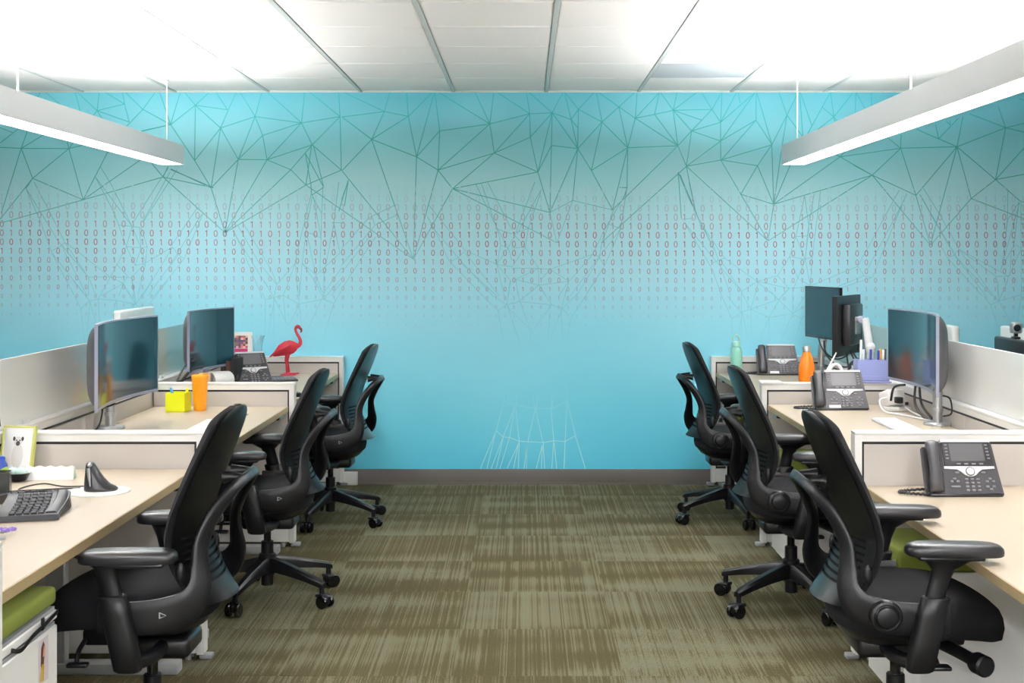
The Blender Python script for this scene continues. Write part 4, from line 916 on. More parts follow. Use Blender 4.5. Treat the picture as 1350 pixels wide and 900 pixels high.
for r_ in range(5):
    for q in range(17):
        x = -L_ / 2 + 0.035 + (L_ - 0.07) * q / 16
        if abs(x) < 0.012 and r_ in (1, 2, 3): continue
        y = -W_ / 2 + 0.068 + 0.0205 * r_ - 0.014 * math.cos(x / L_ * 2 * math.pi)
        bm = BM(); box(bm, -0.0108, 0.0108, -0.0085, 0.0085, 0, 0.007, 0.002, 1); part('key', bm, KK, t, (x, y, wave(x) + 0.0045), (0, math.atan((wave(x - 0.005) - wave(x + 0.005)) / 0.01), 0))
bm = BM(); rr = []
for i in range(19):
    x = -L_ / 2 + 0.03 + (L_ - 0.06) * i / 18; y = -W_ / 2 + 0.035 - 0.02 * math.cos(x / L_ * 2 * math.pi); z = wave(x) + 0.006
    rr.append([Vector((x, y - 0.024, z - 0.004)), Vector((x, y - 0.012, z + 0.005)), Vector((x, y + 0.012, z + 0.005)), Vector((x, y + 0.018, z - 0.002))])
rings(bm, rr); part('palm_rest', bm, KBG, t)
o = part('keyboard_cable', BM(), CABLE); bpy.data.objects.remove(o)
bm = BM(); tube(bm, [(-1.64, 4.42, 0.715), (-1.70, 4.55, 0.714), (-1.66, 4.66, 0.714), (-1.56, 4.60, 0.714), (-1.45, 4.62, 0.714), (-1.40, 4.58, 0.714)], 0.0025, 6); tube(bm, [(-1.78, 4.3, 0.714), (-1.74, 4.48, 0.714), (-1.60, 4.545, 0.714), (-1.5, 4.57, 0.714)], 0.0025, 6)
tube(bm, [(-1.72, 4.06, 0.714), (-1.66, 4.12, 0.714), (-1.70, 4.22, 0.714), (-1.80, 4.26, 0.714)], 0.0025, 6)
tag(part('black_cable', bm, CABLE), 'thin black cables looping behind the ergonomic keyboard', 'cable')

# ------------------------------------------------------------------ left front desk items
t = thing('mouse_pad', 'round white mouse pad on the nearest left desk', 'mouse pad', (-1.425, 4.52, ZL[0]))
bm = BM(); cyl(bm, 0.105, 0, 0.004, 48, b=0.001); part('pad', bm, PAPER, t)
t = thing('vertical_mouse', 'black upright ergonomic mouse standing on the round white pad', 'mouse', (-1.425, 4.53, ZL[0] + 0.0042), R(8))
MB_ = mat('mouse_black', srgb(44, 44, 47), 0.28)
bm = BM(); rr = []
for z, x0, x1, d in ((0, -0.047, 0.06, 0.04), (0.005, -0.048, 0.062, 0.042), (0.011, -0.048, 0.055, 0.041), (0.02, -0.047, 0.036, 0.039), (0.04, -0.046, 0.017, 0.036), (0.06, -0.044, 0.003, 0.032), (0.08, -0.043, -0.009, 0.027), (0.09, -0.041, -0.015, 0.02), (0.094, -0.036, -0.021, 0.01)):
    c0 = (x0 + x1) / 2; a0 = (x1 - x0) / 2
    rr.append([Vector((c0 + a0 * math.copysign(abs(math.cos(q)) ** 0.75, math.cos(q)), d * math.copysign(abs(math.sin(q)) ** 0.8, math.sin(q)), z)) for q in [2 * math.pi * i / 24 for i in range(24)]])
rings(bm, rr); part('mouse_body', bm, MB_, t, angle=60)
bm = BM(); tube(bm, [(-0.028, -0.036, 0.078), (-0.024, -0.046, 0.05), (-0.02, -0.051, 0.02)], [0.006, 0.005, 0.002], 8); ell(bm, (-0.026, -0.02, 0.086), 0.008, 0.014, 0.006); part('silver_strip', bm, STEEL, t)
# calendar block
t = thing('desk_calendar', 'low white desk block with scalloped top and mint end, nearest left desk', 'calendar', (-1.672, 4.785, ZL[0]), R(4))
bm = BM(); M = RZ(R(90)) @ RX(R(90))
prism(bm, [(-0.03, 0), (0.03, 0), (0.012, 0.04), (-0.012, 0.04)], -0.095, 0.078, T(0, 0, 0) @ RZ(R(90)) @ RX(R(90))); part('block', bm, mat('mint_card', srgb(178, 214, 196), 0.6), t)
bm = BM(); prism(bm, [(-0.083, 0.0), (0.083, 0.0), (0.083, 0.048)] + [(0.083 - 0.166 * (i + 0.5) / 9, 0.052 if i % 2 == 0 else 0.046) for i in range(9)] + [(-0.083, 0.048)], -0.0015, 0.0015, T(0, -0.032, 0.0) @ RX(R(72))); part('front_card', bm, PAPER, t)
# dish with mint pebbles
t = thing('small_dish', 'small dark dish holding pale mint balls, nearest left desk', 'dish', (-1.775, 4.74, ZL[0]))
bm = BM(); lathe(bm, [(0.025, 0), (0.03, 0.004), (0.042, 0.028), (0.046, 0.03), (0.042, 0.026), (0.03, 0.01), (0.004, 0.008)], 24); part('bowl', bm, PHONEDARK, t)
MINT = mat('mint_ball', srgb(196, 226, 214), 0.6, noise=0.06)
for k, (x, y, r_, wv) in enumerate(((0.014, -0.006, 0.022, 'right hand'), (-0.018, 0.004, 0.02, 'left hand'), (0.0, 0.018, 0.017, 'rear'))):
    bm = BM(); ell(bm, (0, 0, 0), r_, r_, r_ * 0.8, 16, 10)
    for q in range(5): a_ = 1.256 * q; tube(bm, [(r_ * 0.25 * math.cos(a_), r_ * 0.25 * math.sin(a_), r_ * 0.78), (r_ * 0.8 * math.cos(a_), r_ * 0.8 * math.sin(a_), r_ * 0.45)], 0.0025, 6)
    tag(part('mint_ball', bm, MINT, None, (-1.775 + x, 4.74 + y, ZL[0] + 0.03)), 'pale mint ball, %s one in the small dark dish' % wv, 'ornament', 'mint balls in the dark dish')
# framed dog picture
t = thing('picture_frame', 'yellow green edged picture of a pug dog leaning at the left rim', 'picture', (-1.855, 4.945, ZL[0]), R(0)); t.rotation_euler = (R(-14), 0, R(-6))
FRM = mat('yellow_green_frame', srgb(206, 208, 120), 0.5)
bm = BM()
for a_ in ((-0.062, 0.062, 0.158, 0.166), (-0.062, 0.062, 0.0, 0.008), (-0.062, -0.054, 0.0, 0.166), (0.054, 0.062, 0.0, 0.166)): box(bm, a_[0], a_[1], -0.02, 0.0, a_[2], a_[3], 0.001, 1)
part('frame', bm, FRM, t)
bm = BM(); box(bm, -0.055, 0.055, -0.017, -0.012, 0.007, 0.159); pr = part('print', bm, mat('print_grey_white', srgb(226, 228, 230), 0.6), t)
def blob(bm, cx, cz, rx, rz, y=-0.0174):
    bm.faces.new([bm.verts.new((cx + rx * math.cos(2 * math.pi * i / 18), y, cz + rz * math.sin(2 * math.pi * i / 18))) for i in range(18)])
bm = BM(); blob(bm, 0.0, 0.108, 0.016, 0.018); blob(bm, 0.002, 0.055, 0.022, 0.045); part('dog_coat', bm, mat('print_fawn', srgb(206, 204, 202), 0.7), pr)
bm = BM(); blob(bm, 0.0, 0.101, 0.008, 0.009, -0.0176); blob(bm, -0.016, 0.118, 0.005, 0.008, -0.0176); blob(bm, 0.016, 0.118, 0.005, 0.008, -0.0176); blob(bm, -0.006, 0.112, 0.003, 0.003, -0.0176); blob(bm, 0.006, 0.112, 0.003, 0.003, -0.0176); part('dog_mask', bm, mat('print_charcoal', srgb(60, 58, 60), 0.7), pr)
# blue tube and dark cup at the rim
t = thing('tube_pack', 'blue tube with round green label at the left rim', 'tube', (-1.79, 4.62, ZL[0]))
bm = BM(); lathe(bm, [(0.022, 0), (0.024, 0.004), (0.024, 0.075), (0.016, 0.088), (0.016, 0.1), (0.012, 0.104)], 24); part('tube_body', bm, mat('blue_plastic', srgb(38, 74, 170), 0.35), t)
bm = BM()
for i in range(9):
    a0, a1 = R(-80 + 13 * i), R(-80 + 13 * (i + 1)); f = lambda a_: math.sqrt(max(0.0, 1 - ((math.degrees(a_) + 21.5) / 60) ** 2)) * 0.022 + 0.002
    bm.faces.new([bm.verts.new((0.0243 * math.cos(a_), 0.0243 * math.sin(a_), z)) for a_, z in ((a0, 0.045 - f(a0)), (a1, 0.045 - f(a1)), (a1, 0.045 + f(a1)), (a0, 0.045 + f(a0)))])
part('round_label', bm, mat('lime_label', srgb(166, 214, 62), 0.5), t)
t = thing('tinted_cup', 'dark tinted square cup at the left rim, before the blue tube', 'cup', (-1.735, 4.47, ZL[0]), R(15))
bm = BM()
for a_ in ((-0.035, 0.035, -0.035, -0.031), (-0.035, 0.035, 0.031, 0.035), (-0.035, -0.031, -0.031, 0.031), (0.031, 0.035, -0.031, 0.031)): box(bm, a_[0], a_[1], a_[2], a_[3], 0, 0.075)
box(bm, -0.035, 0.035, -0.035, 0.035, 0, 0.004); part('cup_wall', bm, mat('smoke_plastic', srgb(70, 72, 70), 0.15, Alpha=0.8), t)
# lavender
t = thing('lavender_sprig', 'purple lavender sprig with a grey leaf on the near left desk', 'flowers', (-1.475, 3.80, ZL[0]))
bm = BM(); tube(bm, [(-0.1, 0.0, 0.006), (-0.04, 0.006, 0.012), (0.02, 0.004, 0.01)], 0.0022, 6); tube(bm, [(-0.1, -0.02, 0.006), (-0.04, -0.01, 0.01), (0.015, -0.004, 0.01)], 0.0022, 6); part('stem', bm, mat('sage_stem', srgb(120, 132, 96), 0.7), t)
rl = random.Random(5); bm = BM()
for i in range(46): ell(bm, (-0.06 + 0.1 * rl.random(), 0.012 * rl.uniform(-1, 1), 0.014 + 0.008 * rl.random()), 0.006, 0.004, 0.004, 6, 5)
o = part('buds', bm, mat('lavender_bud', srgb(136, 112, 190), 0.7), t); o['kind'] = 'stuff'
bm = BM(); rings(bm, [[Vector((x, y - w_, 0.003)), Vector((x, y, 0.008)), Vector((x, y + w_, 0.003)), Vector((x, y, 0.001))] for x, y, w_ in ((-0.1, -0.045, 0.003), (-0.05, -0.05, 0.012), (0.0, -0.05, 0.01), (0.035, -0.045, 0.001))]); part('grey_leaf', bm, mat('grey_leaf', srgb(150, 150, 154), 0.6), t)
# on the left pedestal: badge holder with lanyard, sticker
bm = BM(); rr = []
for i in range(9):
    x = -0.09 + 0.18 * i / 8; rr.append([Vector((x, y, 0.008 + 0.018 * math.sin(i * 0.9 + y * 30) * (0.3 + 0.5 * abs(y) * 10) + (0.012 if j else 0.006))) for j, y in enumerate((-0.075, -0.04, 0.0, 0.04, 0.075))] + [Vector((x, y, 0.001)) for y in (0.075, -0.075)])
rings(bm, rr); tag(part('grey_cloth', bm, mat('grey_cloth', srgb(96, 96, 100), 0.9), None, (-1.37, 3.27, 0.6485)), 'crumpled grey cloth lying on the green cushion at lower left', 'cloth')
bm = BM(); band(bm, [(-1.198, 3.16, 0.574), (-1.197, 3.22, 0.558), (-1.197, 3.3, 0.571), (-1.197, 3.40, 0.578), (-1.197, 3.47, 0.586)], [(1, 0, 0)] * 5, [0.011] * 5, [0.003] * 5, k=6, n=8)
box(bm, -1.2, -1.194, 3.355, 3.37, 0.566, 0.597, 0.002, 1); tag(part('lanyard', bm, BLKPLASTIC), 'black lanyard hanging across the lower left pedestal drawer', 'lanyard')
t = thing('photo_sticker', 'small colour photo stuck on the lower left pedestal drawer', 'photo', (-1.2045, 3.385, 0.485)); 
bm = BM(); box(bm, 0, 0.0008, -0.035, 0.035, -0.055, 0.055); p_ = part('photo_paper', bm, mat('photo_pale', srgb(206, 196, 200), 0.5), t)
def patch(nm, pts, col, x=0.0011):
    bm = BM(); bm.faces.new([bm.verts.new((x, y, z)) for y, z in pts]); part(nm, bm, mat('print_' + nm, col, 0.5), p_)
patch('hair_patch', [(-0.02, -0.01), (0.0, -0.02), (0.012, 0.03), (0.0, 0.048), (-0.016, 0.035)], srgb(96, 58, 44)); patch('skin_patch', [(-0.006, 0.01), (0.01, 0.008), (0.012, 0.032), (0.002, 0.036)], srgb(214, 160, 130), 0.0013)
patch('yellow_patch', [(-0.026, -0.048), (0.0, -0.05), (0.006, -0.012), (-0.014, -0.006)], srgb(206, 170, 70), 0.0015)

# ------------------------------------------------------------------ left middle desk items
t = thing('pen_cup', 'neon yellow square pen cup on the middle left desk', 'pen cup', (-1.732, 6.77, ZL[1]), R(-6))
YEL = mat('neon_yellow', srgb(226, 232, 20), 0.45); b_ = 0.049
bm = BM()
for a_ in ((-b_, b_, -b_, -b_ + 0.004), (-b_, b_, b_ - 0.004, b_), (-b_, -b_ + 0.004, -b_ + 0.004, b_ - 0.004), (b_ - 0.004, b_, -b_ + 0.004, b_ - 0.004)): box(bm, a_[0], a_[1], a_[2], a_[3], 0, 0.094)
box(bm, -b_, b_, -b_, b_, 0, 0.005); part('cup_wall', bm, YEL, t)
def pen(name, label, base, tip, col, r_=0.0045, cat='pen', group=None):
    B = Vector(base); D = Vector(tip) - B; t = thing(name, label, cat, base)
    q = D.to_track_quat('Z', 'Y').to_matrix().to_4x4(); L = D.length
    bm = BM(); lathe(bm, [(0.001, 0), (r_, 0.012), (r_, L * 0.62)], 10, q); part('barrel', bm, col, t)
    bm = BM(); lathe(bm, [(r_ * 1.12, L * 0.62), (r_ * 1.12, L - 0.003), (r_ * 0.8, L)], 10, q); part('cap', bm, col, t)
pen('highlighter', 'blue pen leaning in the yellow cup', (-1.735, 6.765, ZL[1] + 0.007), (-1.772, 6.77, ZL[1] + 0.118), mat('sky_blue', srgb(70, 170, 220), 0.4), 0.006)
pen('highlighter', 'yellow pen leaning in the yellow cup', (-1.715, 6.765, ZL[1] + 0.007), (-1.683, 6.755, ZL[1] + 0.116), YEL, 0.006)
t = thing('tumbler', 'tall orange tumbler on the middle left desk', 'cup', (-1.632, 6.80, ZL[1]))
ORG = mat('orange_plastic', srgb(240, 158, 22), 0.35)
bm = BM(); lathe(bm, [(0.029, 0), (0.0305, 0.003), (0.04, 0.158), (0.0425, 0.162), (0.0425, 0.176), (0.04, 0.18), (0.038, 0.176), (0.028, 0.01), (0.004, 0.008)], 32); part('cup_body', bm, ORG, t)
bm = BM(); box(bm, -0.028, 0.028, -0.05, 0.05, 0, 0.02, 0.01, 3); tag(part('white_mouse', bm, WK, None, (-1.375, 6.55, ZL[1]), (0, 0, R(-5))), 'small white mouse beside the white keyboard, middle left desk', 'mouse')
bm = BM()
tube(bm, [(-1.895, 6.03, 1.0), (-1.905, 5.99, 1.06), (-1.89, 5.95, 1.03)], 0.004, 6); tube(bm, [(-1.90, 6.0, 1.03), (-1.895, 5.98, 0.93), (-1.86, 5.97, 0.84), (-1.8, 5.95, 0.85)], 0.004, 6)
tube(bm, [(-1.86, 5.97, 0.9), (-1.862, 5.96, 0.80), (-1.868, 5.9, 0.745), (-1.88, 5.7, 0.732), (-1.86, 5.5, 0.732), (-1.89, 5.25, 0.732), (-1.90, 5.2, 0.78)], 0.004, 6)
tag(part('black_cable', bm, CABLE), 'black cables hanging from the middle left monitor onto its desk', 'cable')

# ------------------------------------------------------------------ left far desk items
t = thing('flamingo_figurine', 'red plastic flamingo standing on the farthest left desk', 'figurine', (-1.525, 8.72, ZL[2]))
FLM = mat('flamingo_red', srgb(180, 32, 52), 0.4, noise=0.08, nscale=30)
bm = BM(); rr = []
for i in range(20): pass
lathe(bm, [(0.052, 0), (0.05, 0.006), (0.03, 0.012), (0.01, 0.02)], 20, T(0, 0, 0) @ Matrix.Scale(0.75, 4, (0, 1, 0))); 
for k in range(3): ell(bm, (0.012 + 0.02 * k, -0.012 + 0.012 * k, 0.012), 0.02, 0.007, 0.006, 10, 6)
part('base', bm, FLM, t, angle=60)
for s, ox in ((-1, 0.002), (1, 0.012)):
    bm = BM(); tube(bm, [(ox - 0.006, s * 0.01, 0.012), (ox - 0.012, s * 0.009, 0.07), (ox - 0.006 - 0.01, s * 0.008, 0.105), (ox - 0.002, s * 0.01, 0.155)], [0.008, 0.0055, 0.007, 0.012], 8); part('leg', bm, FLM, t, angle=60)
bm = BM(); rr = []
for x, z, a_, c_ in ((-0.1, 0.126, 0.002, 0.003), (-0.088, 0.138, 0.014, 0.018), (-0.062, 0.158, 0.029, 0.036), (-0.025, 0.173, 0.038, 0.047), (0.01, 0.179, 0.039, 0.048), (0.035, 0.181, 0.032, 0.04), (0.053, 0.184, 0.02, 0.026), (0.064, 0.19, 0.012, 0.015)):
    rr.append([Vector((x, a_ * math.cos(q), z + c_ * math.sin(q))) for q in [2 * math.pi * i / 18 for i in range(18)]])
rings(bm, rr); part('body', bm, FLM, t, angle=70)
for s in (-1, 1):
    bm = BM()
    for k in range(9):
        x0, z0 = -0.005 - 0.009 * k, 0.196 - 0.004 * k
        tube(bm, [(x0 + 0.03, s * (0.038 - 0.0012 * k), z0 + 0.004), (x0, s * (0.041 - 0.0015 * k), z0 - 0.014), (x0 - 0.038, s * (0.03 - 0.001 * k), z0 - 0.045)], [0.006, 0.009, 0.003], 6)
    part('wing', bm, FLM, t, angle=70)
bm = BM(); tube(bm, [(0.045, 0, 0.184), (0.072, 0, 0.196), (0.08, 0, 0.22), (0.068, 0, 0.25), (0.054, 0, 0.275), (0.048, 0, 0.297), (0.056, 0, 0.312), (0.068, 0, 0.312), (0.078, 0, 0.303)], [0.018, 0.014, 0.0115, 0.0095, 0.009, 0.009, 0.012, 0.012, 0.009], 10); part('neck', bm, FLM, t, angle=70)
bm = BM(); tube(bm, [(0.074, 0, 0.305), (0.084, 0, 0.296), (0.085, 0, 0.283), (0.078, 0, 0.276)], [0.0095, 0.008, 0.006, 0.002], 8); part('beak', bm, mat('dark_red_beak', srgb(120, 24, 40), 0.4), t, angle=70)
# glass vase
t = thing('glass_vase', 'clear flared glass vase behind the phone, left of the flamingo', 'vase', (-1.70, 8.62, ZL[2]))
bm = BM(); lathe(bm, [(0.034, 0), (0.036, 0.004), (0.034, 0.06), (0.027, 0.14), (0.026, 0.19), (0.036, 0.24), (0.044, 0.262), (0.042, 0.262), (0.034, 0.238), (0.024, 0.19), (0.025, 0.14), (0.032, 0.06), (0.03, 0.012), (0.003, 0.01)], 28); part('vase_glass', bm, GLASS, t)
bm = BM(); tube(bm, [(0.03, 0, 0.03), (0.055, -0.01, 0.075), (0.062, -0.02, 0.12), (0.045, -0.03, 0.1)], 0.003, 6); part('wire_handle', bm, WHITE, t)
# photo card
t = thing('photo_card', 'white photo card with magenta band standing near the mural wall', 'card', (-1.825, 8.60, ZL[2]), R(0)); t.rotation_euler = (R(-4), 0, R(4))
bm = BM(); box(bm, -0.09, 0.09, 0, 0.003, 0, 0.285); cd = part('card', bm, PAPER, t)
bm = BM(); box(bm, -0.07, 0.062, -0.0006, 0, 0.11, 0.18); part('magenta_band', bm, mat('magenta_print', srgb(170, 22, 92), 0.5), cd)
rp = random.Random(11)
cols = [srgb(60, 40, 60), srgb(196, 120, 96), srgb(150, 60, 90), srgb(220, 180, 160), srgb(90, 60, 110), srgb(120, 96, 80)]
bms = [BM() for _ in cols]
for i in range(9):
    for j in range(6):
        box(bms[rp.randrange(len(cols))], -0.07 + 0.01467 * i, -0.07 + 0.01467 * (i + 1), -0.0006, 0, 0.182 + 0.0133 * j, 0.182 + 0.0133 * (j + 1))
for k, b2 in enumerate(bms): part('photo_patch', b2, mat('photo_print_%d' % k, cols[k], 0.5), cd)
# white speaker
t = thing('desk_speaker', 'white round speaker lying on its side behind the middle left partition', 'speaker', (-1.74, 7.72, ZL[2] + 0.056), R(0)); t.rotation_euler = (0, 0, R(-42))
M = RX(R(90)) 
bm = BM(); lathe(bm, [(0.046, -0.07), (0.052, -0.06), (0.056, 0.06), (0.054, 0.066), (0.05, 0.066), (0.049, 0.058)], 32, M, cap1=False); part('speaker_body', bm, WHITE, t)
bm = BM(); cyl(bm, 0.049, 0.052, 0.057, 32, M); gr = part('grille', bm, mat('speaker_mesh', srgb(150, 152, 154), 0.6), t)
bm = BM()
for k in range(9):
    x = -0.04 + 0.01 * k; h_ = math.sqrt(0.047 ** 2 - x * x); box(bm, x - 0.0018, x + 0.0018, -0.0605, -0.056, -h_, h_)
part('grille_bars', bm, SILVERPL, gr)
# calculator
t = thing('calculator', 'flat dark desk calculator with grey display in front of the flamingo', 'calculator', (-1.50, 8.33, ZL[2]), R(24))
bm = BM(); M = RX(R(6)); box(bm, -0.09, 0.09, -0.07, 0.07, 0.004, 0.018, 0.005, 2, M); box(bm, -0.08, 0.08, 0.045, 0.06, 0.0, 0.012); cb = part('case', bm, PHONEDARK, t)
bm = BM(); prism(bm, [(-0.082, 0.012), (0.02, 0.012), (0.02, 0.062), (-0.082, 0.062)], 0.018, 0.021, M); part('display', bm, mat('calc_display', srgb(128, 142, 142), 0.15), t)
for i in range(7):
    for j in range(3):
        bm = BM(); box(bm, -0.078 + 0.022 * i, -0.062 + 0.022 * i, -0.06 + 0.022 * j, -0.044 + 0.022 * j, 0.017, 0.022, 0.002, 1, M); part('key', bm, PHONEKEY, t)
# small things under the far left monitor
bm = BM(); box(bm, -0.03, 0.03, -0.02, 0.02, 0, 0.11, 0.003, 1); box(bm, -0.031, 0.031, -0.021, 0.021, 0.08, 0.084); tag(part('peach_box', bm, mat('peach_card', srgb(236, 190, 158), 0.7), None, (-1.80, 7.62, ZL[2])), 'small peach box behind the orange tumbler', 'box')
for k, (x, h_, c_, nm) in enumerate(((-1.765, 0.16, srgb(40, 34, 36), 'dark'), (-1.735, 0.15, srgb(92, 60, 52), 'brown'), (-1.705, 0.165, srgb(30, 30, 34), 'black'))):
    t = thing('book', '%s book standing under the farthest left monitor' % nm, 'book', (x, 8.02, ZL[2]), R(-12))
    bm = BM(); box(bm, -0.012, 0.012, -0.06, -0.055, 0, h_); box(bm, -0.012, -0.0095, -0.06, 0.06, 0, h_); box(bm, 0.0095, 0.012, -0.06, 0.06, 0, h_); part('cover', bm, mat('book_' + nm, c_, 0.6), t)
    bm = BM(); box(bm, -0.0094, 0.0094, -0.0545, 0.057, 0.003, h_ - 0.003); part('pages', bm, PAPER, t)
bm = BM()
tube(bm, [(-1.89, 7.2, 0.745), (-1.88, 7.3, 0.82), (-1.86, 7.42, 0.90), (-1.83, 7.52, 0.93)], 0.006, 6); tube(bm, [(-1.90, 7.16, 0.742), (-1.87, 7.3, 0.80), (-1.84, 7.45, 0.87), (-1.80, 7.55, 0.88)], 0.008, 6); tube(bm, [(-1.87, 7.15, 0.8), (-1.85, 7.35, 0.77), (-1.82, 7.5, 0.742)], 0.004, 6); tube(bm, [(-1.82, 7.3, 0.742), (-1.8, 7.38, 0.80), (-1.77, 7.42, 0.742)], 0.004, 6)
tag(part('black_cable', bm, CABLE), 'thick black cables arching behind the farthest left monitor', 'cable')

# ------------------------------------------------------------------ right middle desk items
t = thing('power_strip', 'white power strip with a plug behind the right curved monitor', 'power strip', (1.835, 6.72, ZR[1]), R(20))
bm = BM(); box(bm, -0.05, 0.05, -0.045, 0.045, 0.02, 0.10, 0.012, 3, RX(R(-18))); box(bm, -0.055, 0.055, -0.06, 0.05, 0, 0.02, 0.006, 2); part('case', bm, WHITE, t)
bm = BM(); box(bm, -0.03, 0.0, -0.075, -0.035, 0.04, 0.072, 0.006, 2); part('black_plug', bm, BLKPLASTIC, t)
bm = BM(); box(bm, 0.025, 0.04, -0.058, -0.05, 0.03, 0.045); part('socket', bm, mat('socket_blue', srgb(40, 44, 90), 0.5), t)
bm = BM(); tube(bm, [(1.79, 6.70, 0.80), (1.745, 6.66, 0.79), (1.75, 6.6, 0.745), (1.80, 6.45, 0.742), (1.85, 6.3, 0.741), (1.87, 6.2, 0.742)], 0.0045, 6); tube(bm, [(1.86, 6.62, 0.76), (1.87, 6.45, 0.743), (1.885, 6.25, 0.742)], 0.004, 6)
tag(part('white_cable', bm, WCABLE), 'white cable curling from the power strip', 'cable')
bm = BM(); tube(bm, [(1.80, 6.66, 0.79), (1.80, 6.6, 0.86), (1.83, 6.52, 0.88)], 0.006, 6); tube(bm, [(1.86, 6.45, 0.88), (1.85, 6.42, 0.80), (1.86, 6.32, 0.75), (1.875, 6.2, 0.742)], 0.006, 6); tube(bm, [(1.865, 6.4, 0.88), (1.87, 6.38, 0.8), (1.88, 6.25, 0.75)], 0.006, 6)
tube(bm, [(1.899, 6.36, 1.03), (1.905, 6.3, 1.0), (1.90, 6.2, 0.93), (1.88, 6.2, 0.91)], 0.005, 6); tube(bm, [(1.885, 6.1, 0.87), (1.9, 6.05, 0.86), (1.9, 6.03, 0.8), (1.88, 6.08, 0.78)], 0.004, 6)
tag(part('black_cable', bm, CABLE), 'black cables under the right curved monitor', 'cable')
bm = BM(); box(bm, -0.07, 0.07, -0.052, 0.052, 0, 0.003); tag(part('paper_sheet', bm, PAPER, None, (1.28, 7.04, PH + 0.0125), (0, 0, R(90))), 'white paper stack lying on the end of the middle right partition', 'paper')
# pen organizer on the partition
LAV = mat('lavender_plastic', srgb(142, 152, 204), 0.45)
t = thing('pen_organizer', 'lavender pen organizer standing on the middle right partition', 'organizer', (1.80, YP[1] + 0.035, PH + 0.0125))
bm = BM(); box(bm, -0.1, 0.09, -0.05, 0.06, 0, 0.008, 0.003, 1); part('tray', bm, LAV, t)
bm = BM()
for a_ in ((-0.085, 0.08, -0.04, -0.036), (-0.085, 0.08, 0.046, 0.05), (-0.085, -0.081, -0.036, 0.046), (0.076, 0.08, -0.036, 0.046), (0.018, 0.022, -0.036, 0.046), (-0.036, -0.032, -0.036, 0.046)): box(bm, a_[0], a_[1], a_[2], a_[3], 0.03, 0.118, 0.001, 1)
box(bm, -0.085, 0.08, -0.04, 0.05, 0.0085, 0.03, 0.002, 1); part('bin', bm, LAV, t)
bm = BM(); box(bm, -0.08, 0.075, -0.043, -0.04, 0.012, 0.036, 0.001, 1); part('drawer_front', bm, LAV, t)
bz = PH + 0.0125
PENS = [(-0.06, 0.0, 0.20, srgb(240, 240, 240), 'white tall'), (-0.045, 0.01, 0.15, srgb(225, 228, 232), 'short white'), (-0.01, 0.0, 0.15, srgb(36, 44, 130), 'navy'), (0.03, 0.0, 0.145, srgb(30, 40, 150), 'blue'), (0.042, 0.012, 0.15, srgb(240, 180, 20), 'yellow'), (0.055, 0.0, 0.148, srgb(240, 240, 236), 'white'), (0.067, 0.01, 0.152, srgb(50, 50, 54), 'black')]
for x, y, h_, c_, nm in PENS:
    h_ += 0.02
    pen('marker', '%s marker standing in the lavender organizer' % nm, (1.80 + x, YP[1] + 0.035 + y, bz + 0.031), (1.80 + x + 0.004, YP[1] + 0.037 + y, bz + h_), mat('pen_' + nm.replace(' ', '_'), c_, 0.4), 0.0058, 'marker', 'markers in the lavender organizer')

# ------------------------------------------------------------------ right far desk items
def bottle(label, c, prof_, m, capprof, cm_, extra=None):
    t = thing('water_bottle', label, 'bottle', c)
    bm = BM(); lathe(bm, prof_, 32); part('bottle_body', bm, m, t, angle=60)
    bm = BM(); lathe(bm, capprof, 28); part('cap', bm, cm_, t)
    if extra: extra(t)
bottle('orange steel bottle with silver cap on the farthest right desk', (1.513, 7.27, ZR[2]), [(0.036, 0), (0.04, 0.004), (0.0425, 0.03), (0.0425, 0.15), (0.0405, 0.175), (0.034, 0.203), (0.025, 0.228), (0.0205, 0.243), (0.0205, 0.245)], mat('orange_enamel', srgb(240, 124, 20), 0.28), [(0.0205, 0.2452), (0.0225, 0.247), (0.0225, 0.272), (0.021, 0.276)], STEEL)
def loop(t):
    bm = BM(); tube(bm, [(-0.018, 0, 0.215), (-0.02, 0, 0.24), (0, 0, 0.256), (0.02, 0, 0.24), (0.018, 0, 0.215)], 0.005, 8); part('carry_loop', bm, MINTP, t)
MINTP = mat('mint_silicone', srgb(170, 222, 208), 0.5)
bottle('mint green bottle with loop cap by the mural wall', (1.352, 8.66, ZR[2]), [(0.034, 0), (0.0375, 0.005), (0.0375, 0.15), (0.034, 0.168), (0.024, 0.178), (0.024, 0.182)], mat('mint_enamel', srgb(150, 216, 198), 0.4), [(0.0245, 0.1822), (0.027, 0.185), (0.027, 0.205), (0.023, 0.214)], MINTP, loop)
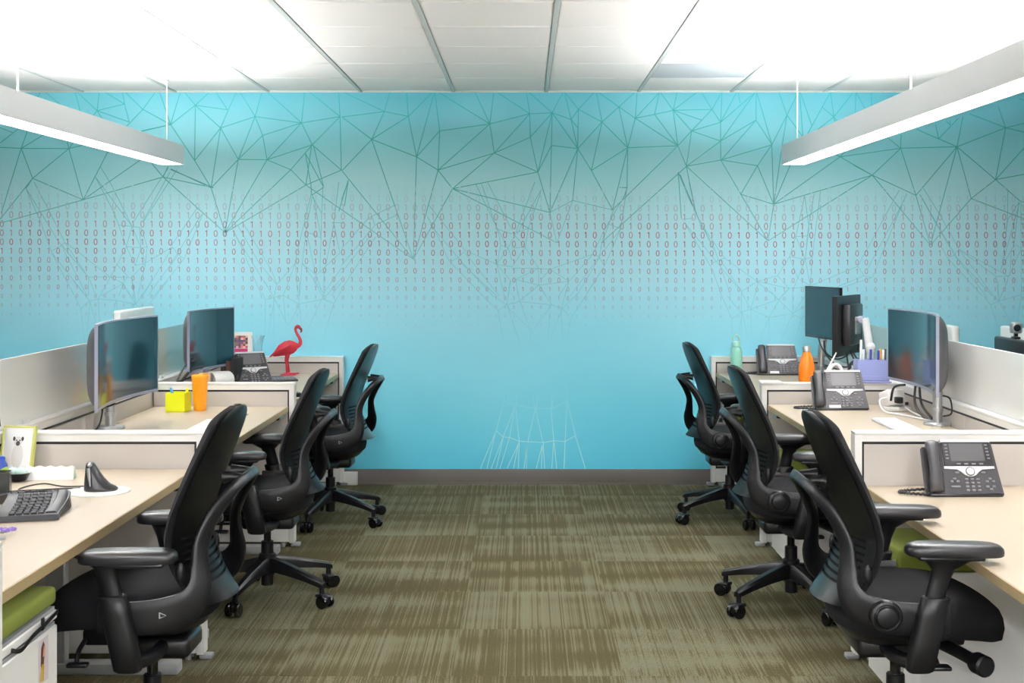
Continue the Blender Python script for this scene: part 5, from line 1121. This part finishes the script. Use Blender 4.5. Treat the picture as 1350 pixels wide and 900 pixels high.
bm = BM(); tube(bm, [(1.595, 7.2, 0.746), (1.60, 7.2, 0.83), (1.62, 7.2, 0.895), (1.65, 7.2, 0.925), (1.68, 7.2, 0.905), (1.692, 7.2, 0.83), (1.69, 7.2, 0.746)], 0.0095, 8); tube(bm, [(1.605, 7.22, 0.88), (1.63, 7.23, 0.92), (1.665, 7.24, 0.985)], [0.006, 0.006, 0.003], 8)
tag(part('white_cable_loop', bm, WCABLE), 'white looped cable standing behind the middle right phone', 'cable')
bm = BM(); rc = random.Random(21)
def cab(*p, r_=0.005): tube(bm, list(p), r_, 6)
cab((1.80, 8.15, 0.99), (1.78, 8.0, 0.93), (1.82, 7.9, 0.90), (1.86, 7.8, 0.93)); cab((1.79, 8.25, 1.0), (1.77, 8.05, 0.95), (1.80, 7.9, 0.88), (1.83, 7.7, 0.87), (1.86, 7.6, 0.92))
cab((1.84, 7.75, 0.95), (1.82, 7.6, 0.85), (1.80, 7.5, 0.80), (1.84, 7.42, 0.75)); cab((1.85, 7.7, 0.96), (1.86, 7.55, 0.86), (1.82, 7.45, 0.80), (1.83, 7.3, 0.755)); cab((1.865, 7.68, 0.95), (1.88, 7.5, 0.85), (1.86, 7.4, 0.76))
cab((1.60, 7.65, 0.748), (1.58, 7.6, 0.80), (1.60, 7.55, 0.84), (1.64, 7.5, 0.80), (1.66, 7.4, 0.755), (1.74, 7.35, 0.75)); cab((1.56, 7.55, 0.80), (1.6, 7.5, 0.78), (1.63, 7.42, 0.75), (1.7, 7.4, 0.75)); cab((1.83, 7.6, 0.88), (1.77, 7.5, 0.83), (1.80, 7.4, 0.80), (1.87, 7.35, 0.83))
cab((1.72, 7.5, 0.87), (1.78, 7.45, 0.84), (1.86, 7.4, 0.86)); cab((1.86, 7.55, 0.93), (1.8, 7.5, 0.9), (1.78, 7.45, 0.82), (1.84, 7.38, 0.77)); cab((1.75, 7.45, 0.75), (1.8, 7.45, 0.83), (1.88, 7.42, 0.80))
tag(part('black_cable', bm, CABLE), 'tangle of black cables below the two flat monitors', 'cable')
